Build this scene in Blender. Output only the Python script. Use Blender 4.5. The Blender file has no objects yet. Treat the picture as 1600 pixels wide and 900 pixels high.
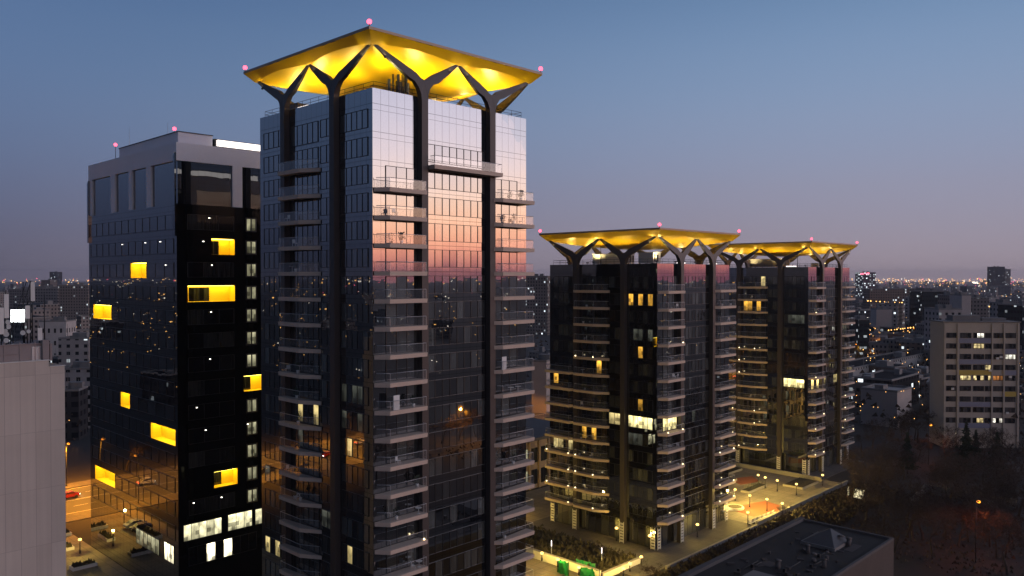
import bpy, math, random
from mathutils import Vector, Matrix
R = math.radians
random.seed(7)
sc = bpy.context.scene
COL = sc.collection
CZ = 51.0                                   # camera height above the ground, metres
F = 1260.0                                  # focal length in pixels of the 1600 px wide photo
U = Vector((.697, .717, 0)); V = Vector((-.717, .697, 0))
ANG = math.atan2(.717, .697)
def P(a, b, z=0): return U * a + V * b + Vector((0, 0, z))
def pix(px, py, z=0):                       # ground-plan point seen at a photo pixel, at height z
    y = (CZ - z) * F / (py - 432.0)
    return Vector(((px - 800) / F * y, y, z))
def at(px, d, z=0): return Vector(((px - 800) / F * d, d, z))
def ab(w): return (w.x * U.x + w.y * U.y, w.x * V.x + w.y * V.y)

# ------------------------------------------------------------------ materials
def lin(c):
    f = lambda v: (v / 255 / 12.92) if v / 255 <= .04045 else ((v / 255 + .055) / 1.055) ** 2.4
    return tuple(f(v) for v in c)
class NT:
    def __init__(s, name):
        s.m = bpy.data.materials.new(name); s.m.use_nodes = True
        s.t = s.m.node_tree; s.t.nodes.clear()
        s.out = s.n('ShaderNodeOutputMaterial')
    def n(s, typ, **kw):
        nd = s.t.nodes.new(typ)
        for k, v in kw.items(): setattr(nd, k, v)
        return nd
    def l(s, a, b): s.t.links.new(a, b)
    def setin(s, sock, v):
        if isinstance(v, bpy.types.NodeSocket): s.l(v, sock)
        else: sock.default_value = v
    def math(s, op, a, b=0.0, c=0.0):
        nd = s.n('ShaderNodeMath', operation=op)
        s.setin(nd.inputs[0], a); s.setin(nd.inputs[1], b)
        if op in ('MULTIPLY_ADD', 'COMPARE'): s.setin(nd.inputs[2], c)
        return nd.outputs[0]
    def mix(s, f, a, b):
        nd = s.n('ShaderNodeMix', data_type='RGBA')
        s.setin(nd.inputs[0], f)
        for i, v in ((6, a), (7, b)):
            if isinstance(v, tuple): v = (*v[:3], 1)
            s.setin(nd.inputs[i], v)
        return nd.outputs[2]
    def mixsh(s, f, a, b):
        nd = s.n('ShaderNodeMixShader'); s.setin(nd.inputs[0], f); s.l(a, nd.inputs[1]); s.l(b, nd.inputs[2]); return nd.outputs[0]
    def addsh(s, a, b):
        nd = s.n('ShaderNodeAddShader'); s.l(a, nd.inputs[0]); s.l(b, nd.inputs[1]); return nd.outputs[0]
    def glossy(s, col, rough, normal=None):
        nd = s.n('ShaderNodeBsdfGlossy'); s.setin(nd.inputs['Color'], (*col, 1) if isinstance(col, tuple) else col); nd.inputs['Roughness'].default_value = rough
        if normal: s.l(normal, nd.inputs['Normal'])
        return nd.outputs[0]
    def diffuse(s, col):
        nd = s.n('ShaderNodeBsdfDiffuse'); s.setin(nd.inputs['Color'], (*col, 1) if isinstance(col, tuple) else col); return nd.outputs[0]
    def emit(s, col, st):
        nd = s.n('ShaderNodeEmission'); s.setin(nd.inputs['Color'], (*col, 1) if isinstance(col, tuple) else col); s.setin(nd.inputs['Strength'], st); return nd.outputs[0]
    def noise(s, vec, scale, detail=3, dim='3D'):
        nd = s.n('ShaderNodeTexNoise'); nd.noise_dimensions = dim
        if vec is not None: s.l(vec, nd.inputs['Vector'])
        nd.inputs['Scale'].default_value = scale; nd.inputs['Detail'].default_value = detail
        return nd
    def obj(s): return s.n('ShaderNodeTexCoord').outputs['Object']
    def schlick(s, f0):
        g = s.n('ShaderNodeNewGeometry'); d = s.n('ShaderNodeVectorMath', operation='DOT_PRODUCT'); s.l(g.outputs['Normal'], d.inputs[0]); s.l(g.outputs['Incoming'], d.inputs[1])
        k = s.math('POWER', s.math('SUBTRACT', 1.0, s.math('ABSOLUTE', d.outputs['Value'])), 5.0)
        return s.math('MULTIPLY_ADD', k, 1 - f0, f0)
    def done(s, sh): s.l(sh, s.out.inputs[0]); return s.m

def paint(name, col, rough=.6, metal=0.0, var=.25, scale=.6, bump=0.0):
    N = NT(name); o = N.obj()
    nz = N.noise(o, scale, 5); nz2 = N.noise(o, scale * 9, 4)
    f = N.math('MULTIPLY_ADD', nz.outputs[0], .6, N.math('MULTIPLY', nz2.outputs[0], .4))
    c = N.mix(f, tuple(v * (1 - var) for v in col), tuple(v * (1 + var) for v in col))
    p = N.n('ShaderNodeBsdfPrincipled'); N.l(c, p.inputs['Base Color'])
    p.inputs['Roughness'].default_value = rough; p.inputs['Metallic'].default_value = metal
    if bump:
        b = N.n('ShaderNodeBump'); b.inputs['Strength'].default_value = bump; N.l(nz2.outputs[0], b.inputs['Height']); N.l(b.outputs[0], p.inputs['Normal'])
    return N.done(p.outputs[0])
def paved(name, col, size):
    N = NT(name); o = N.obj(); sep = N.n('ShaderNodeSeparateXYZ'); N.l(o, sep.inputs[0]); nz = N.noise(o, .13, 6); nz2 = N.noise(o, 2.5, 4)
    cx = N.math('DIVIDE', sep.outputs[0], size); cy_ = N.math('DIVIDE', sep.outputs[1], size)
    pc = N.n('ShaderNodeCombineXYZ'); N.l(N.math('FLOOR', cx), pc.inputs[0]); N.l(N.math('FLOOR', cy_), pc.inputs[1]); w = N.n('ShaderNodeTexWhiteNoise'); N.l(pc.outputs[0], w.inputs['Vector'])
    g = N.math('MINIMUM', N.math('ADD', N.math('LESS_THAN', N.math('FRACT', cx), .05), N.math('LESS_THAN', N.math('FRACT', cy_), .05)), 1.0)
    f = N.math('MULTIPLY_ADD', nz.outputs[0], .9, N.math('MULTIPLY_ADD', w.outputs['Value'], .25, N.math('MULTIPLY_ADD', nz2.outputs[0], .3, -.25)))
    c = N.mix(f, tuple(v * .45 for v in col), tuple(v * 1.4 for v in col)); c = N.mix(N.math('MULTIPLY', g, .6), c, tuple(v * .3 for v in col))
    p = N.n('ShaderNodeBsdfPrincipled'); N.l(c, p.inputs['Base Color']); p.inputs['Roughness'].default_value = .75; return N.done(p.outputs[0])
def lamp(name, col, st, sample=True):
    N = NT(name); m = N.done(N.emit(col, st))
    m.cycles.emission_sampling = 'AUTO' if sample else 'NONE'
    return m

def glass(name, refl=.30, joints=False, dark=(.004, .004, .005), curtain=None, lit=None, litp=.5, tilt=.004, floor0=5.4, storey=3.3, pw=1.2):
    """Coated curtain-wall glass: a mirror-like sheet over a dark (or curtained, or lit) room."""
    N = NT(name); o = N.obj()
    sep = N.n('ShaderNodeSeparateXYZ'); N.l(o, sep.inputs[0])
    geo = N.n('ShaderNodeNewGeometry'); rnd = N.n('ShaderNodeObjectInfo').outputs['Random']
    isl = geo.outputs['Random Per Island']
    h = N.math('ADD', sep.outputs[0], sep.outputs[1])
    if joints:
        cell = N.n('ShaderNodeCombineXYZ')
        N.l(N.math('FLOOR', N.math('DIVIDE', h, pw)), cell.inputs[0])
        zz = N.math('DIVIDE', N.math('SUBTRACT', sep.outputs[2], floor0), storey)
        N.l(N.math('FLOOR', N.math('MULTIPLY', zz, 2.0)), cell.inputs[1])
        wn = N.n('ShaderNodeTexWhiteNoise'); N.l(cell.outputs[0], wn.inputs['Vector'])
        rv = wn.outputs['Color']
    else:
        cell = N.n('ShaderNodeCombineXYZ'); N.l(isl, cell.inputs[0]); N.l(rnd, cell.inputs[1])
        wn = N.n('ShaderNodeTexWhiteNoise'); N.l(cell.outputs[0], wn.inputs['Vector'])
        rv = wn.outputs['Color']
    vm = N.n('ShaderNodeVectorMath', operation='SUBTRACT'); N.l(rv, vm.inputs[0]); vm.inputs[1].default_value = (.5, .5, .5)
    wv = N.noise(o, .55, 2); vw = N.n('ShaderNodeVectorMath', operation='SUBTRACT'); N.l(wv.outputs['Color'], vw.inputs[0]); vw.inputs[1].default_value = (.5, .5, .5)
    va = N.n('ShaderNodeVectorMath', operation='ADD'); N.l(vm.outputs[0], va.inputs[0]); N.l(vw.outputs[0], va.inputs[1])
    vs = N.n('ShaderNodeVectorMath', operation='SCALE'); N.l(va.outputs[0], vs.inputs[0]); vs.inputs['Scale'].default_value = tilt
    vn = N.n('ShaderNodeVectorMath', operation='ADD'); N.l(vs.outputs[0], vn.inputs[0]); N.l(geo.outputs['Normal'], vn.inputs[1])
    nn = N.n('ShaderNodeVectorMath', operation='NORMALIZE'); N.l(vn.outputs[0], nn.inputs[0])
    gl = N.glossy((.96, .98, 1.0), .012, nn.outputs[0])
    sx = N.n('ShaderNodeSeparateColor'); N.l(rv, sx.inputs[0])
    if curtain:
        cv = N.n('ShaderNodeCombineXYZ'); N.l(N.math('MULTIPLY', h, 5.0), cv.inputs[0]); N.l(N.math('MULTIPLY', rnd, 90.0), cv.inputs[1]); N.l(N.math('MULTIPLY', sep.outputs[2], .25), cv.inputs[2])
        cn = N.noise(cv.outputs[0], 1.0, 3)
        f = N.math('MULTIPLY', N.math('POWER', sx.outputs[1], 2.6), N.math('MULTIPLY_ADD', cn.outputs[0], 1.6, -.25))
        base = N.diffuse(N.mix(f, dark, curtain))
    else:
        base = N.diffuse(dark)
    if lit:
        cv = N.n('ShaderNodeCombineXYZ'); N.l(N.math('MULTIPLY', h, 1.7), cv.inputs[0]); N.l(N.math('MULTIPLY', rnd, 70.0), cv.inputs[1]); N.l(N.math('MULTIPLY', sep.outputs[2], 1.1), cv.inputs[2])
        cn = N.noise(cv.outputs[0], .6, 2)
        on = N.math('LESS_THAN', sx.outputs[0], litp)
        zf = N.math('MINIMUM', N.math('MULTIPLY_ADD', sep.outputs[2], .3, .35), 1.1)  # room light painted into the pane's glow, stronger towards the ceiling
        rc = N.n('ShaderNodeCombineXYZ'); N.l(N.math('FLOOR', N.math('MULTIPLY', h, 1.6)), rc.inputs[0]); N.l(N.math('FLOOR', N.math('MULTIPLY', sep.outputs[2], 1.5)), rc.inputs[1]); N.l(N.math('MULTIPLY', rnd, 50.0), rc.inputs[2])
        rw = N.n('ShaderNodeTexWhiteNoise'); N.l(rc.outputs[0], rw.inputs['Vector'])
        fu = N.math('SUBTRACT', 1.0, N.math('MULTIPLY', N.math('MULTIPLY', N.math('LESS_THAN', rw.outputs['Value'], .35), N.math('LESS_THAN', sep.outputs[2], 1.35)), .6))
        on = N.math('MULTIPLY', N.math('MULTIPLY', on, zf), N.math('MULTIPLY', fu, N.math('MULTIPLY_ADD', sx.outputs[2], .7, .6)))
        k = N.math('MULTIPLY', on, N.math('MULTIPLY', N.math('POWER', N.math('MULTIPLY', cn.outputs[0], 1.8), 1.5), lit[1]))
        base = N.addsh(base, N.emit(lit[0], k))
    fac = N.schlick(refl)
    if joints:
        def groove(v, w):
            fv = N.math('FRACT', v); return N.math('ADD', N.math('LESS_THAN', fv, w), N.math('GREATER_THAN', fv, 1 - w))
        g = N.math('ADD', groove(N.math('DIVIDE', h, pw), .022), N.math('ADD', groove(zz, .011), groove(N.math('ADD', zz, .22), .008)))
        fac = N.math('MULTIPLY', fac, N.math('SUBTRACT', 1.0, N.math('MULTIPLY', N.math('MINIMUM', g, 1.0), .5)))
    return N.done(N.mixsh(fac, base, gl))

def facade(name, wall, cw=3.0, ch=3.0, ww=.5, wh=.5, p=.08, st=1.6, roof=(.04, .04, .044), cold=.14, glassc=(.012, .013, .016), emis=(1.0, .72, .34)):
    """A block's painted wall with a grid of window openings, some with the light on."""
    N = NT(name); tc = N.n('ShaderNodeTexCoord'); o = tc.outputs['Object']
    sep = N.n('ShaderNodeSeparateXYZ'); N.l(o, sep.inputs[0])
    sn = N.n('ShaderNodeSeparateXYZ'); N.l(tc.outputs['Normal'], sn.inputs[0])
    ax = N.math('GREATER_THAN', N.math('ABSOLUTE', sn.outputs[0]), .5)
    h = N.math('ADD', N.math('MULTIPLY', sep.outputs[1], ax), N.math('MULTIPLY', sep.outputs[0], N.math('SUBTRACT', 1.0, ax)))
    up = N.math('GREATER_THAN', N.math('ABSOLUTE', sn.outputs[2]), .5)
    u = N.math('DIVIDE', N.math('ADD', h, .37), cw); v = N.math('DIVIDE', sep.outputs[2], ch)
    def inside(x, w):
        return N.math('LESS_THAN', N.math('ABSOLUTE', N.math('SUBTRACT', N.math('FRACT', x), .5)), w / 2)
    win = N.math('MULTIPLY', N.math('MULTIPLY', inside(u, ww), inside(v, wh)), N.math('SUBTRACT', 1.0, up))
    rnd = N.n('ShaderNodeObjectInfo').outputs['Random']
    c = N.n('ShaderNodeCombineXYZ'); N.l(N.math('FLOOR', u), c.inputs[0]); N.l(N.math('ADD', N.math('FLOOR', v), N.math('MULTIPLY', ax, 41.0)), c.inputs[1]); N.l(N.math('MULTIPLY', rnd, 300.0), c.inputs[2])
    wn = N.n('ShaderNodeTexWhiteNoise'); N.l(c.outputs[0], wn.inputs['Vector'])
    sx = N.n('ShaderNodeSeparateColor'); N.l(wn.outputs['Color'], sx.inputs[0])
    lit = N.math('MULTIPLY', win, N.math('LESS_THAN', wn.outputs['Value'], p))
    nz = N.noise(o, .25, 5)
    w2 = N.mix(N.math('MULTIPLY', nz.outputs[0], rnd), tuple(x * .6 for x in wall), tuple(x * 1.4 for x in wall))
    col = N.mix(up, w2, roof)
    col = N.mix(win, col, glassc)
    ec = N.mix(N.math('LESS_THAN', sx.outputs[0], cold), emis, (.85, .95, 1.0))
    em = N.emit(ec, N.math('MULTIPLY', lit, N.math('MULTIPLY_ADD', N.math('POWER', sx.outputs[1], 2.0), st, st * .12)))
    m = N.done(N.addsh(N.diffuse(col), em)); m.cycles.emission_sampling = 'NONE'
    return m

M = {}
M['spandrel'] = glass('spandrel_glass', .31, joints=True)
M['pane'] = glass('window_glass', .28, curtain=(.2, .21, .19), tilt=.005)
M['pane_lit'] = glass('lit_window_glass', .2, curtain=(.1, .1, .08), lit=((1.0, .76, .26), 2.6), litp=.8)
M['pane_glow'] = glass('bright_window_glass', .2, curtain=(.1, .1, .08), lit=((1.0, .84, .36), 4.2), litp=1.1)
M['pane_dim'] = glass('dim_window_glass', .25, curtain=(.12, .12, .1), lit=((.9, .95, .75), .10), litp=.6)
M['pane_room'] = glass('part_lit_window_glass', .25, curtain=(.1, .1, .08), lit=((1.0, .78, .32), 1.1), litp=.4)
M['pane_amber'] = glass('amber_window_glass', .2, curtain=(.1, .07, .04), lit=((1.0, .50, .06), 1.5), litp=.36)
M['office'] = glass('office_spandrel_glass', .26, joints=True, storey=3.75, floor0=2.0, pw=1.5)
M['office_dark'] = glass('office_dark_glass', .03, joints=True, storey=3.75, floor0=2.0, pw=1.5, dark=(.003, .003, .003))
M['office_pane'] = glass('office_window_glass', .24, curtain=(.07, .075, .085))
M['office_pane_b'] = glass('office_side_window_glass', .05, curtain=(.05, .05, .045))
M['office_lit'] = glass('office_lit_glass', .05, lit=((1.0, .92, .55), 1.6), litp=.95)
M['office_white'] = glass('office_bright_glass', .05, lit=((1.0, .9, .6), 4.5), litp=.75)
M['stair'] = glass('stairwell_glass', .05, lit=((.95, .9, .55), .5), litp=1.1)
M['frame'] = paint('dark_frame', (.012, .012, .013), .4)
M['bronze'] = paint('bronze_cladding', (.06, .048, .044), .5, .2, .12)
M['slab'] = paint('balcony_concrete', (.60, .46, .36), .7, 0, .2, 1.2)
M['rail'] = paint('rail_metal', (.45, .45, .46), .35, .6, .1)
M['yellow'] = paint('canopy_yellow', (.86, .53, .006), .36, .15, .05, .2)
M['canopy_edge'] = paint('canopy_edge_metal', (.30, .22, .15), .45, .3, .1)
M['roof'] = paint('roof_membrane', (.09, .085, .09), .85, 0, .3)
M['plant_box'] = paint('plant_cladding', (.25, .23, .22), .6, .2, .2)
M['darkmetal'] = paint('dark_metal', (.03, .03, .032), .5, .4, .2)
M['white'] = paint('white_cladding', (.8, .76, .78), .55, 0, .1, .3)
M['whitep'] = paint('white_paint', (.72, .7, .66), .6, 0, .1)
M['concrete'] = paint('old_concrete', (.2, .185, .175), .9, 0, .3)
M['asphalt'] = paint('asphalt', (.075, .07, .066), .8, 0, .3, .3)
M['earth'] = paint('dark_earth', (.028, .022, .02), .95, 0, .5, .12)
M['paving'] = paved('paving', (.12, .105, .095), 1.2)
M['plaza'] = paved('plaza_stone', (.28, .235, .18), 2.0)
M['redfloor'] = paint('red_rubber_floor', (.30, .085, .035), .8, 0, .2, .4)
M['kerb'] = paint('kerb_stone', (.3, .28, .26), .8, 0, .2)
M['bark'] = paint('bark', (.05, .036, .03), .95, 0, .4, 2)
M['twig'] = paint('twig', (.06, .04, .03), .95, 0, .4, 2)
M['needle'] = paint('evergreen', (.025, .04, .024), .9, 0, .5, 1)
M['hedge'] = paint('hedge_leaf', (.06, .05, .025), .9, 0, .5, 1)
M['tarp'] = paint('green_tarp', (.006, .22, .06), .5, 0, .35, .9, .3)
M['sodium'] = lamp('sodium_lamp', (1, .30, .025), 3.4)
M['warmlamp'] = lamp('warm_lamp', (1, .62, .16), 4)
M['whitelamp'] = lamp('white_lamp', (1, .93, .8), 6)
M['beacon'] = lamp('red_beacon', (1, .075, .13), 5)
M['tail'] = lamp('tail_light', (1, .03, .02), 14)
M['headoff'] = paint('lamp_lens', (.4, .4, .42), .2)
M['tailoff'] = paint('red_lens', (.2, .01, .01), .2)
M['head'] = lamp('head_light', (1, .95, .85), 25)
M['carred'] = paint('red_car_paint', (.3, .02, .02), .25, .1, .05)
M['cardark'] = paint('dark_car_paint', (.03, .03, .035), .25, .3, .05)
M['carwhite'] = paint('white_car_paint', (.6, .6, .6), .25, 0, .05)
M['tyre'] = paint('tyre_rubber', (.015, .015, .015), .9)
M['city_light_warm'] = lamp('far_warm_light', (1, .5, .13), 4, False)
M['city_light_white'] = lamp('far_white_light', (1, .88, .7), 3, False)
M['city_light_red'] = lamp('far_red_light', (1, .12, .2), 4, False)
M['boxwall'] = paint('yellow_room_wall', (.9, .6, .025), .6, 0, .05)
M['boxlamp'] = lamp('room_ceiling_light', (1, .76, .12), 8)
M['billboard'] = lamp('lit_sign_face', (.95, 1, 1), 5)
M['strip'] = lamp('roof_strip_light', (1, .9, .85), 2.5)

def rail_glass():
    N = NT('railing_glass')
    tr = N.n('ShaderNodeBsdfTransparent').outputs[0]
    gl = N.glossy((1, 1, 1), .03); df = N.diffuse((.45, .47, .48))
    return N.done(N.mixsh(N.schlick(.09), N.mixsh(.07, tr, df), gl))
M['railglass'] = rail_glass()

def panel_wall():
    N = NT('panel_cladding'); o = N.obj()
    sep = N.n('ShaderNodeSeparateXYZ'); N.l(o, sep.inputs[0])
    g1 = N.math('LESS_THAN', N.math('FRACT', N.math('DIVIDE', sep.outputs[0], 1.56)), .03)
    g2 = N.math('LESS_THAN', N.math('FRACT', N.math('DIVIDE', sep.outputs[2], 6.6)), .008)
    nz = N.noise(o, .22, 6); nz2 = N.noise(o, 4, 3)
    sc_ = N.n('ShaderNodeVectorMath', operation='MULTIPLY'); N.l(o, sc_.inputs[0]); sc_.inputs[1].default_value = (2.4, 2.4, .07); st_ = N.noise(sc_.outputs[0], 1.0, 5)
    pc = N.n('ShaderNodeCombineXYZ'); N.l(N.math('FLOOR', N.math('DIVIDE', sep.outputs[0], 1.56)), pc.inputs[0]); N.l(N.math('FLOOR', N.math('DIVIDE', sep.outputs[2], 6.6)), pc.inputs[1]); pw_ = N.n('ShaderNodeTexWhiteNoise'); N.l(pc.outputs[0], pw_.inputs['Vector'])
    f = N.math('MULTIPLY_ADD', nz.outputs[0], .4, N.math('MULTIPLY_ADD', st_.outputs[0], .35, N.math('MULTIPLY', pw_.outputs['Value'], .2)))
    c = N.mix(f, (.44, .375, .32), (.76, .66, .57))
    c = N.mix(N.math('MULTIPLY', N.math('MINIMUM', N.math('ADD', g1, N.math('MULTIPLY', g2, .6)), 1.0), .55), c, (.25, .2, .19))
    return N.done(N.diffuse(c))
M['panelwall'] = panel_wall()

# ------------------------------------------------------------------ mesh helpers
class MB:
    def __init__(s): s.v = []; s.f = []; s.m = []; s.sm = []
    def face(s, pts, m=0, smooth=False):
        i = len(s.v); s.v += [tuple(p) for p in pts]; s.f.append(tuple(range(i, i + len(pts)))); s.m.append(m); s.sm.append(smooth); return s
    def grid(s, idx_faces, verts, m=0, smooth=True):
        i = len(s.v); s.v += [tuple(p) for p in verts]
        for f in idx_faces: s.f.append(tuple(i + k for k in f)); s.m.append(m); s.sm.append(smooth)
        return s
    def box(s, x0, x1, y0, y1, z0, z1, m=0, f=None):
        f = f or (lambda x, y, z: (x, y, z))
        if x0 > x1: x0, x1 = x1, x0
        if y0 > y1: y0, y1 = y1, y0
        p = [f(x, y, z) for z in (z0, z1) for y in (y0, y1) for x in (x0, x1)]
        i = len(s.v); s.v += p
        for q in ((0, 2, 3, 1), (4, 5, 7, 6), (0, 1, 5, 4), (2, 6, 7, 3), (0, 4, 6, 2), (1, 3, 7, 5)):
            s.f.append(tuple(i + k for k in q)); s.m.append(m); s.sm.append(False)
        return s
    def prism(s, poly, lo, hi, m=0, lift=None):     # poly of (x,y); lo/hi z; lift(x,y,z)->pt
        g = lift or (lambda x, y, z: (x, y, z)); n = len(poly)
        i = len(s.v); s.v += [g(x, y, lo) for x, y in poly] + [g(x, y, hi) for x, y in poly]
        s.f.append(tuple(i + k for k in reversed(range(n)))); s.m.append(m); s.sm.append(False)
        s.f.append(tuple(i + n + k for k in range(n))); s.m.append(m); s.sm.append(False)
        for k in range(n):
            j = (k + 1) % n
            s.f.append((i + k, i + j, i + n + j, i + n + k)); s.m.append(m); s.sm.append(False)
        return s
    def tube(s, a, b, r0, r1, n=6, m=0, cap=True):
        a, b = Vector(a), Vector(b); d = (b - a)
        if d.length < 1e-6: return s
        d.normalize(); x = d.orthogonal().normalized(); y = d.cross(x); i = len(s.v)
        for c, r in ((a, r0), (b, r1)):
            for k in range(n):
                t = 2 * math.pi * k / n; s.v.append(tuple(c + (x * math.cos(t) + y * math.sin(t)) * r))
        for k in range(n):
            j = (k + 1) % n; s.f.append((i + k, i + j, i + n + j, i + n + k)); s.m.append(m); s.sm.append(n > 4)
        if cap:
            s.f.append(tuple(i + k for k in reversed(range(n)))); s.m.append(m); s.sm.append(False)
            s.f.append(tuple(i + n + k for k in range(n))); s.m.append(m); s.sm.append(False)
        return s
    def ball(s, c, r, m=0, nu=8, nv=5, sz=1.0):
        i = len(s.v); c = Vector(c)
        s.v.append(tuple(c + Vector((0, 0, r * sz))))
        for a in range(1, nv):
            t = math.pi * a / nv
            for k in range(nu):
                q = 2 * math.pi * k / nu; s.v.append(tuple(c + Vector((math.sin(t) * math.cos(q) * r, math.sin(t) * math.sin(q) * r, math.cos(t) * r * sz))))
        s.v.append(tuple(c - Vector((0, 0, r * sz)))); last = len(s.v) - 1
        for k in range(nu):
            j = (k + 1) % nu
            s.f.append((i, i + 1 + k, i + 1 + j)); s.m.append(m); s.sm.append(True)
            for a in range(nv - 2):
                o = i + 1 + a * nu; s.f.append((o + k, o + nu + k, o + nu + j, o + j)); s.m.append(m); s.sm.append(True)
            o = i + 1 + (nv - 2) * nu; s.f.append((o + k, last, o + j)); s.m.append(m); s.sm.append(True)
        return s
    def mesh(s, name, mats):
        me = bpy.data.meshes.new(name); me.from_pydata(s.v, [], s.f)
        for m in (mats if isinstance(mats, (list, tuple)) else [mats]): me.materials.append(m)
        me.polygons.foreach_set('material_index', s.m); me.polygons.foreach_set('use_smooth', s.sm)
        me.update(); return me
def put(name, me, parent=None, loc=(0, 0, 0), rz=0.0):
    o = bpy.data.objects.new(name, me); COL.objects.link(o); o.location = loc; o.rotation_euler = (0, 0, rz)
    if parent: o.parent = parent
    return o
def tag(o, label, cat, group=None):
    o['label'] = label; o['category'] = cat
    if group: o['group'] = group
    return o
def thing(name, label, cat, loc=(0, 0, 0), rz=0.0, group=None):
    o = bpy.data.objects.new(name, None); o.empty_display_size = .5; COL.objects.link(o); o.location = loc; o.rotation_euler = (0, 0, rz)
    return tag(o, label, cat, group)
def struct(name, me, loc=(0, 0, 0), rz=0.0, kind='structure'):
    o = put(name, me, None, loc, rz); o['kind'] = kind; return o
def light(parent, loc, typ, power, col, radius=.25, rot=None, spot=None):
    d = bpy.data.lights.new('lamp_light', typ); d.energy = power; d.color = col
    if typ in ('POINT', 'SPOT'): d.shadow_soft_size = radius
    if typ == 'SPOT': d.spot_size = spot or R(140); d.spot_blend = 1.0
    o = bpy.data.objects.new('lamp_light', d); COL.objects.link(o); o.location = loc; o.parent = parent
    if rot is not None: o.rotation_euler = rot
    return o
def copy_tree(o, parent=None):
    c = o.copy(); COL.objects.link(c)
    if parent: c.parent = parent
    for ch in o.children: copy_tree(ch, c)
    return c
RF = lambda t, o, z: (t, -o, z)      # right-hand face of a tower: along x, out to -y
LF = lambda t, o, z: (-o, t, z)      # left-hand face: along y, out to -x

# ------------------------------------------------------------------ windows, balconies (meshes shared per bay)
def window_mesh(fc, w, h, n, mat, big_first=False, fr=.06, proud=.03):
    b = MB(); t = 0
    ws = [w / n] * n
    for k in range(n):
        t0 = sum(ws[:k]); t1 = t0 + ws[k]
        b.face([fc(t0 + fr / 2, proud, fr), fc(t1 - fr / 2, proud, fr), fc(t1 - fr / 2, proud, h - fr), fc(t0 + fr / 2, proud, h - fr)], 0)
    for k in range(n + 1):
        t = w * k / n; b.box(t - fr / 2, t + fr / 2, .002, .09, 0, h, 1, fc)
    b.box(0, w, .004, .085, 0, fr, 1, fc); b.box(0, w, .004, .085, h - fr, h, 1, fc)
    return b.mesh('window', [mat, M['frame']])
def balcony_mesh(fc, plan):
    # plan: polygon of (t, o); a slab with a fascia that leans in underneath
    b = MB(); n = len(plan); ct = sum(p[0] for p in plan) / n
    low = [(ct + (t - ct) * .992, o * .975 if o > .3 else o) for t, o in plan]
    i = [fc(t, o, -.5) for t, o in low] + [fc(t, o, 0) for t, o in plan]
    fs = [tuple(range(n)), tuple(range(n, 2 * n))] + [(k, (k + 1) % n, n + (k + 1) % n, n + k) for k in range(n)]
    b.grid(fs, i, 0, False)
    return b.mesh('balcony', [M['slab']])
def railing_mesh(fc, pts, h=1.12):
    b = MB()
    for (t0, o0), (t1, o1) in zip(pts[:-1], pts[1:]):
        b.face([fc(t0, o0, .0), fc(t1, o1, .0), fc(t1, o1, h), fc(t0, o0, h)], 0)
        b.tube(fc(t0, o0, h + .02), fc(t1, o1, h + .02), .035, .035, 5, 1)
        b.tube(fc(t1, o1, 0), fc(t1, o1, h), .02, .02, 4, 1)
    return b.mesh('railing', [M['railglass'], M['rail']])

W = 26.4
COLS = (7.3, 19.0)
def column_mesh(fc, t0, para, tipz, mirror):
    """Bronze fin up the facade that forks into two arms under the canopy."""
    o0, o1 = .02, .85; b = MB()
    hw = .5; tl = -t0 if t0 < 13 else 13.2 - t0; tr = (13.2 - t0) if t0 < 13 else W - t0
    top = tipz - para
    def curve(tt):          # outer outline from the shaft up to a tip
        s = 1 if tt > 0 else -1; L = abs(tt)
        P0 = (2.35, 2.0); P1 = (L - .02, top - .22); g = lambda f: (s * (P0[0] + (P1[0] - P0[0]) * f), P0[1] + (P1[1] - P0[1]) * f - .06 * math.sin(math.pi * f))
        return [(s * hw, -.6), (s * (hw + .07), .2), (s * (hw + .36), .95), (s * (hw + .95), 1.65), g(0), g(.5), g(1)]
    def inner(tt):
        s = 1 if tt > 0 else -1; L = abs(tt)
        P0 = (1.15, 2.72); P1 = (L - .30, top); g = lambda f: (s * (P0[0] + (P1[0] - P0[0]) * f), P0[1] + (P1[1] - P0[1]) * f)
        return [g(1), g(.5), g(0), (s * .5, 2.2), (0, 2.02)]
    left = curve(tl); right = curve(tr)
    prof = left + inner(tl) + list(reversed(inner(tr)))[1:] + list(reversed(right))
    thick = lambda z: o1 - (.45 * max(0, min(1, z / top)) if z > 0 else 0)
    n = len(prof)
    vs = [fc(t0 + t, o0 + (.2 * max(0, z / top)), para + z) for t, z in prof] + [fc(t0 + t, thick(z), para + z) for t, z in prof]
    # triangulate the outline as two strips (left arm, right arm) so that concave parts fill correctly
    nl = len(left)
    li = list(range(0, nl + 5)); ri = list(range(nl + 4, n))
    def fill(off):
        out = []
        a = [k for k in range(nl)]; c = [nl + 4 - k for k in range(5)]      # left: outer up / inner up
        cc = [c[0], c[0], c[0], c[1], c[2], c[3], c[4]]
        for k in range(nl - 1):
            q = [a[k], a[k + 1], cc[k + 1], cc[k]]
            q = [x for m_, x in enumerate(q) if x not in q[:m_]]
            if len(q) >= 3: out.append(tuple(off + x for x in q))
        a = [n - 1 - k for k in range(nl)]; c = [nl + 4 + k for k in range(5)]
        cc = [c[0], c[0], c[0], c[1], c[2], c[3], c[4]]
        for k in range(nl - 1):
            q = [a[k], a[k + 1], cc[k + 1], cc[k]]
            q = [x for m_, x in enumerate(q) if x not in q[:m_]]
            if len(q) >= 3: out.append(tuple(off + x for x in q))
        out.append((off + 0, off + nl + 4, off + n - 1))
        return out
    b.grid(fill(0) + fill(n) + [(k, (k + 1) % n, n + (k + 1) % n, n + k) for k in range(n - 1)], vs, 0, False)
    b.box(t0 - hw, t0 + hw, o0, o1, 0, para - .6, 0, fc)
    return b.mesh('column', [M['bronze']])

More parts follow.
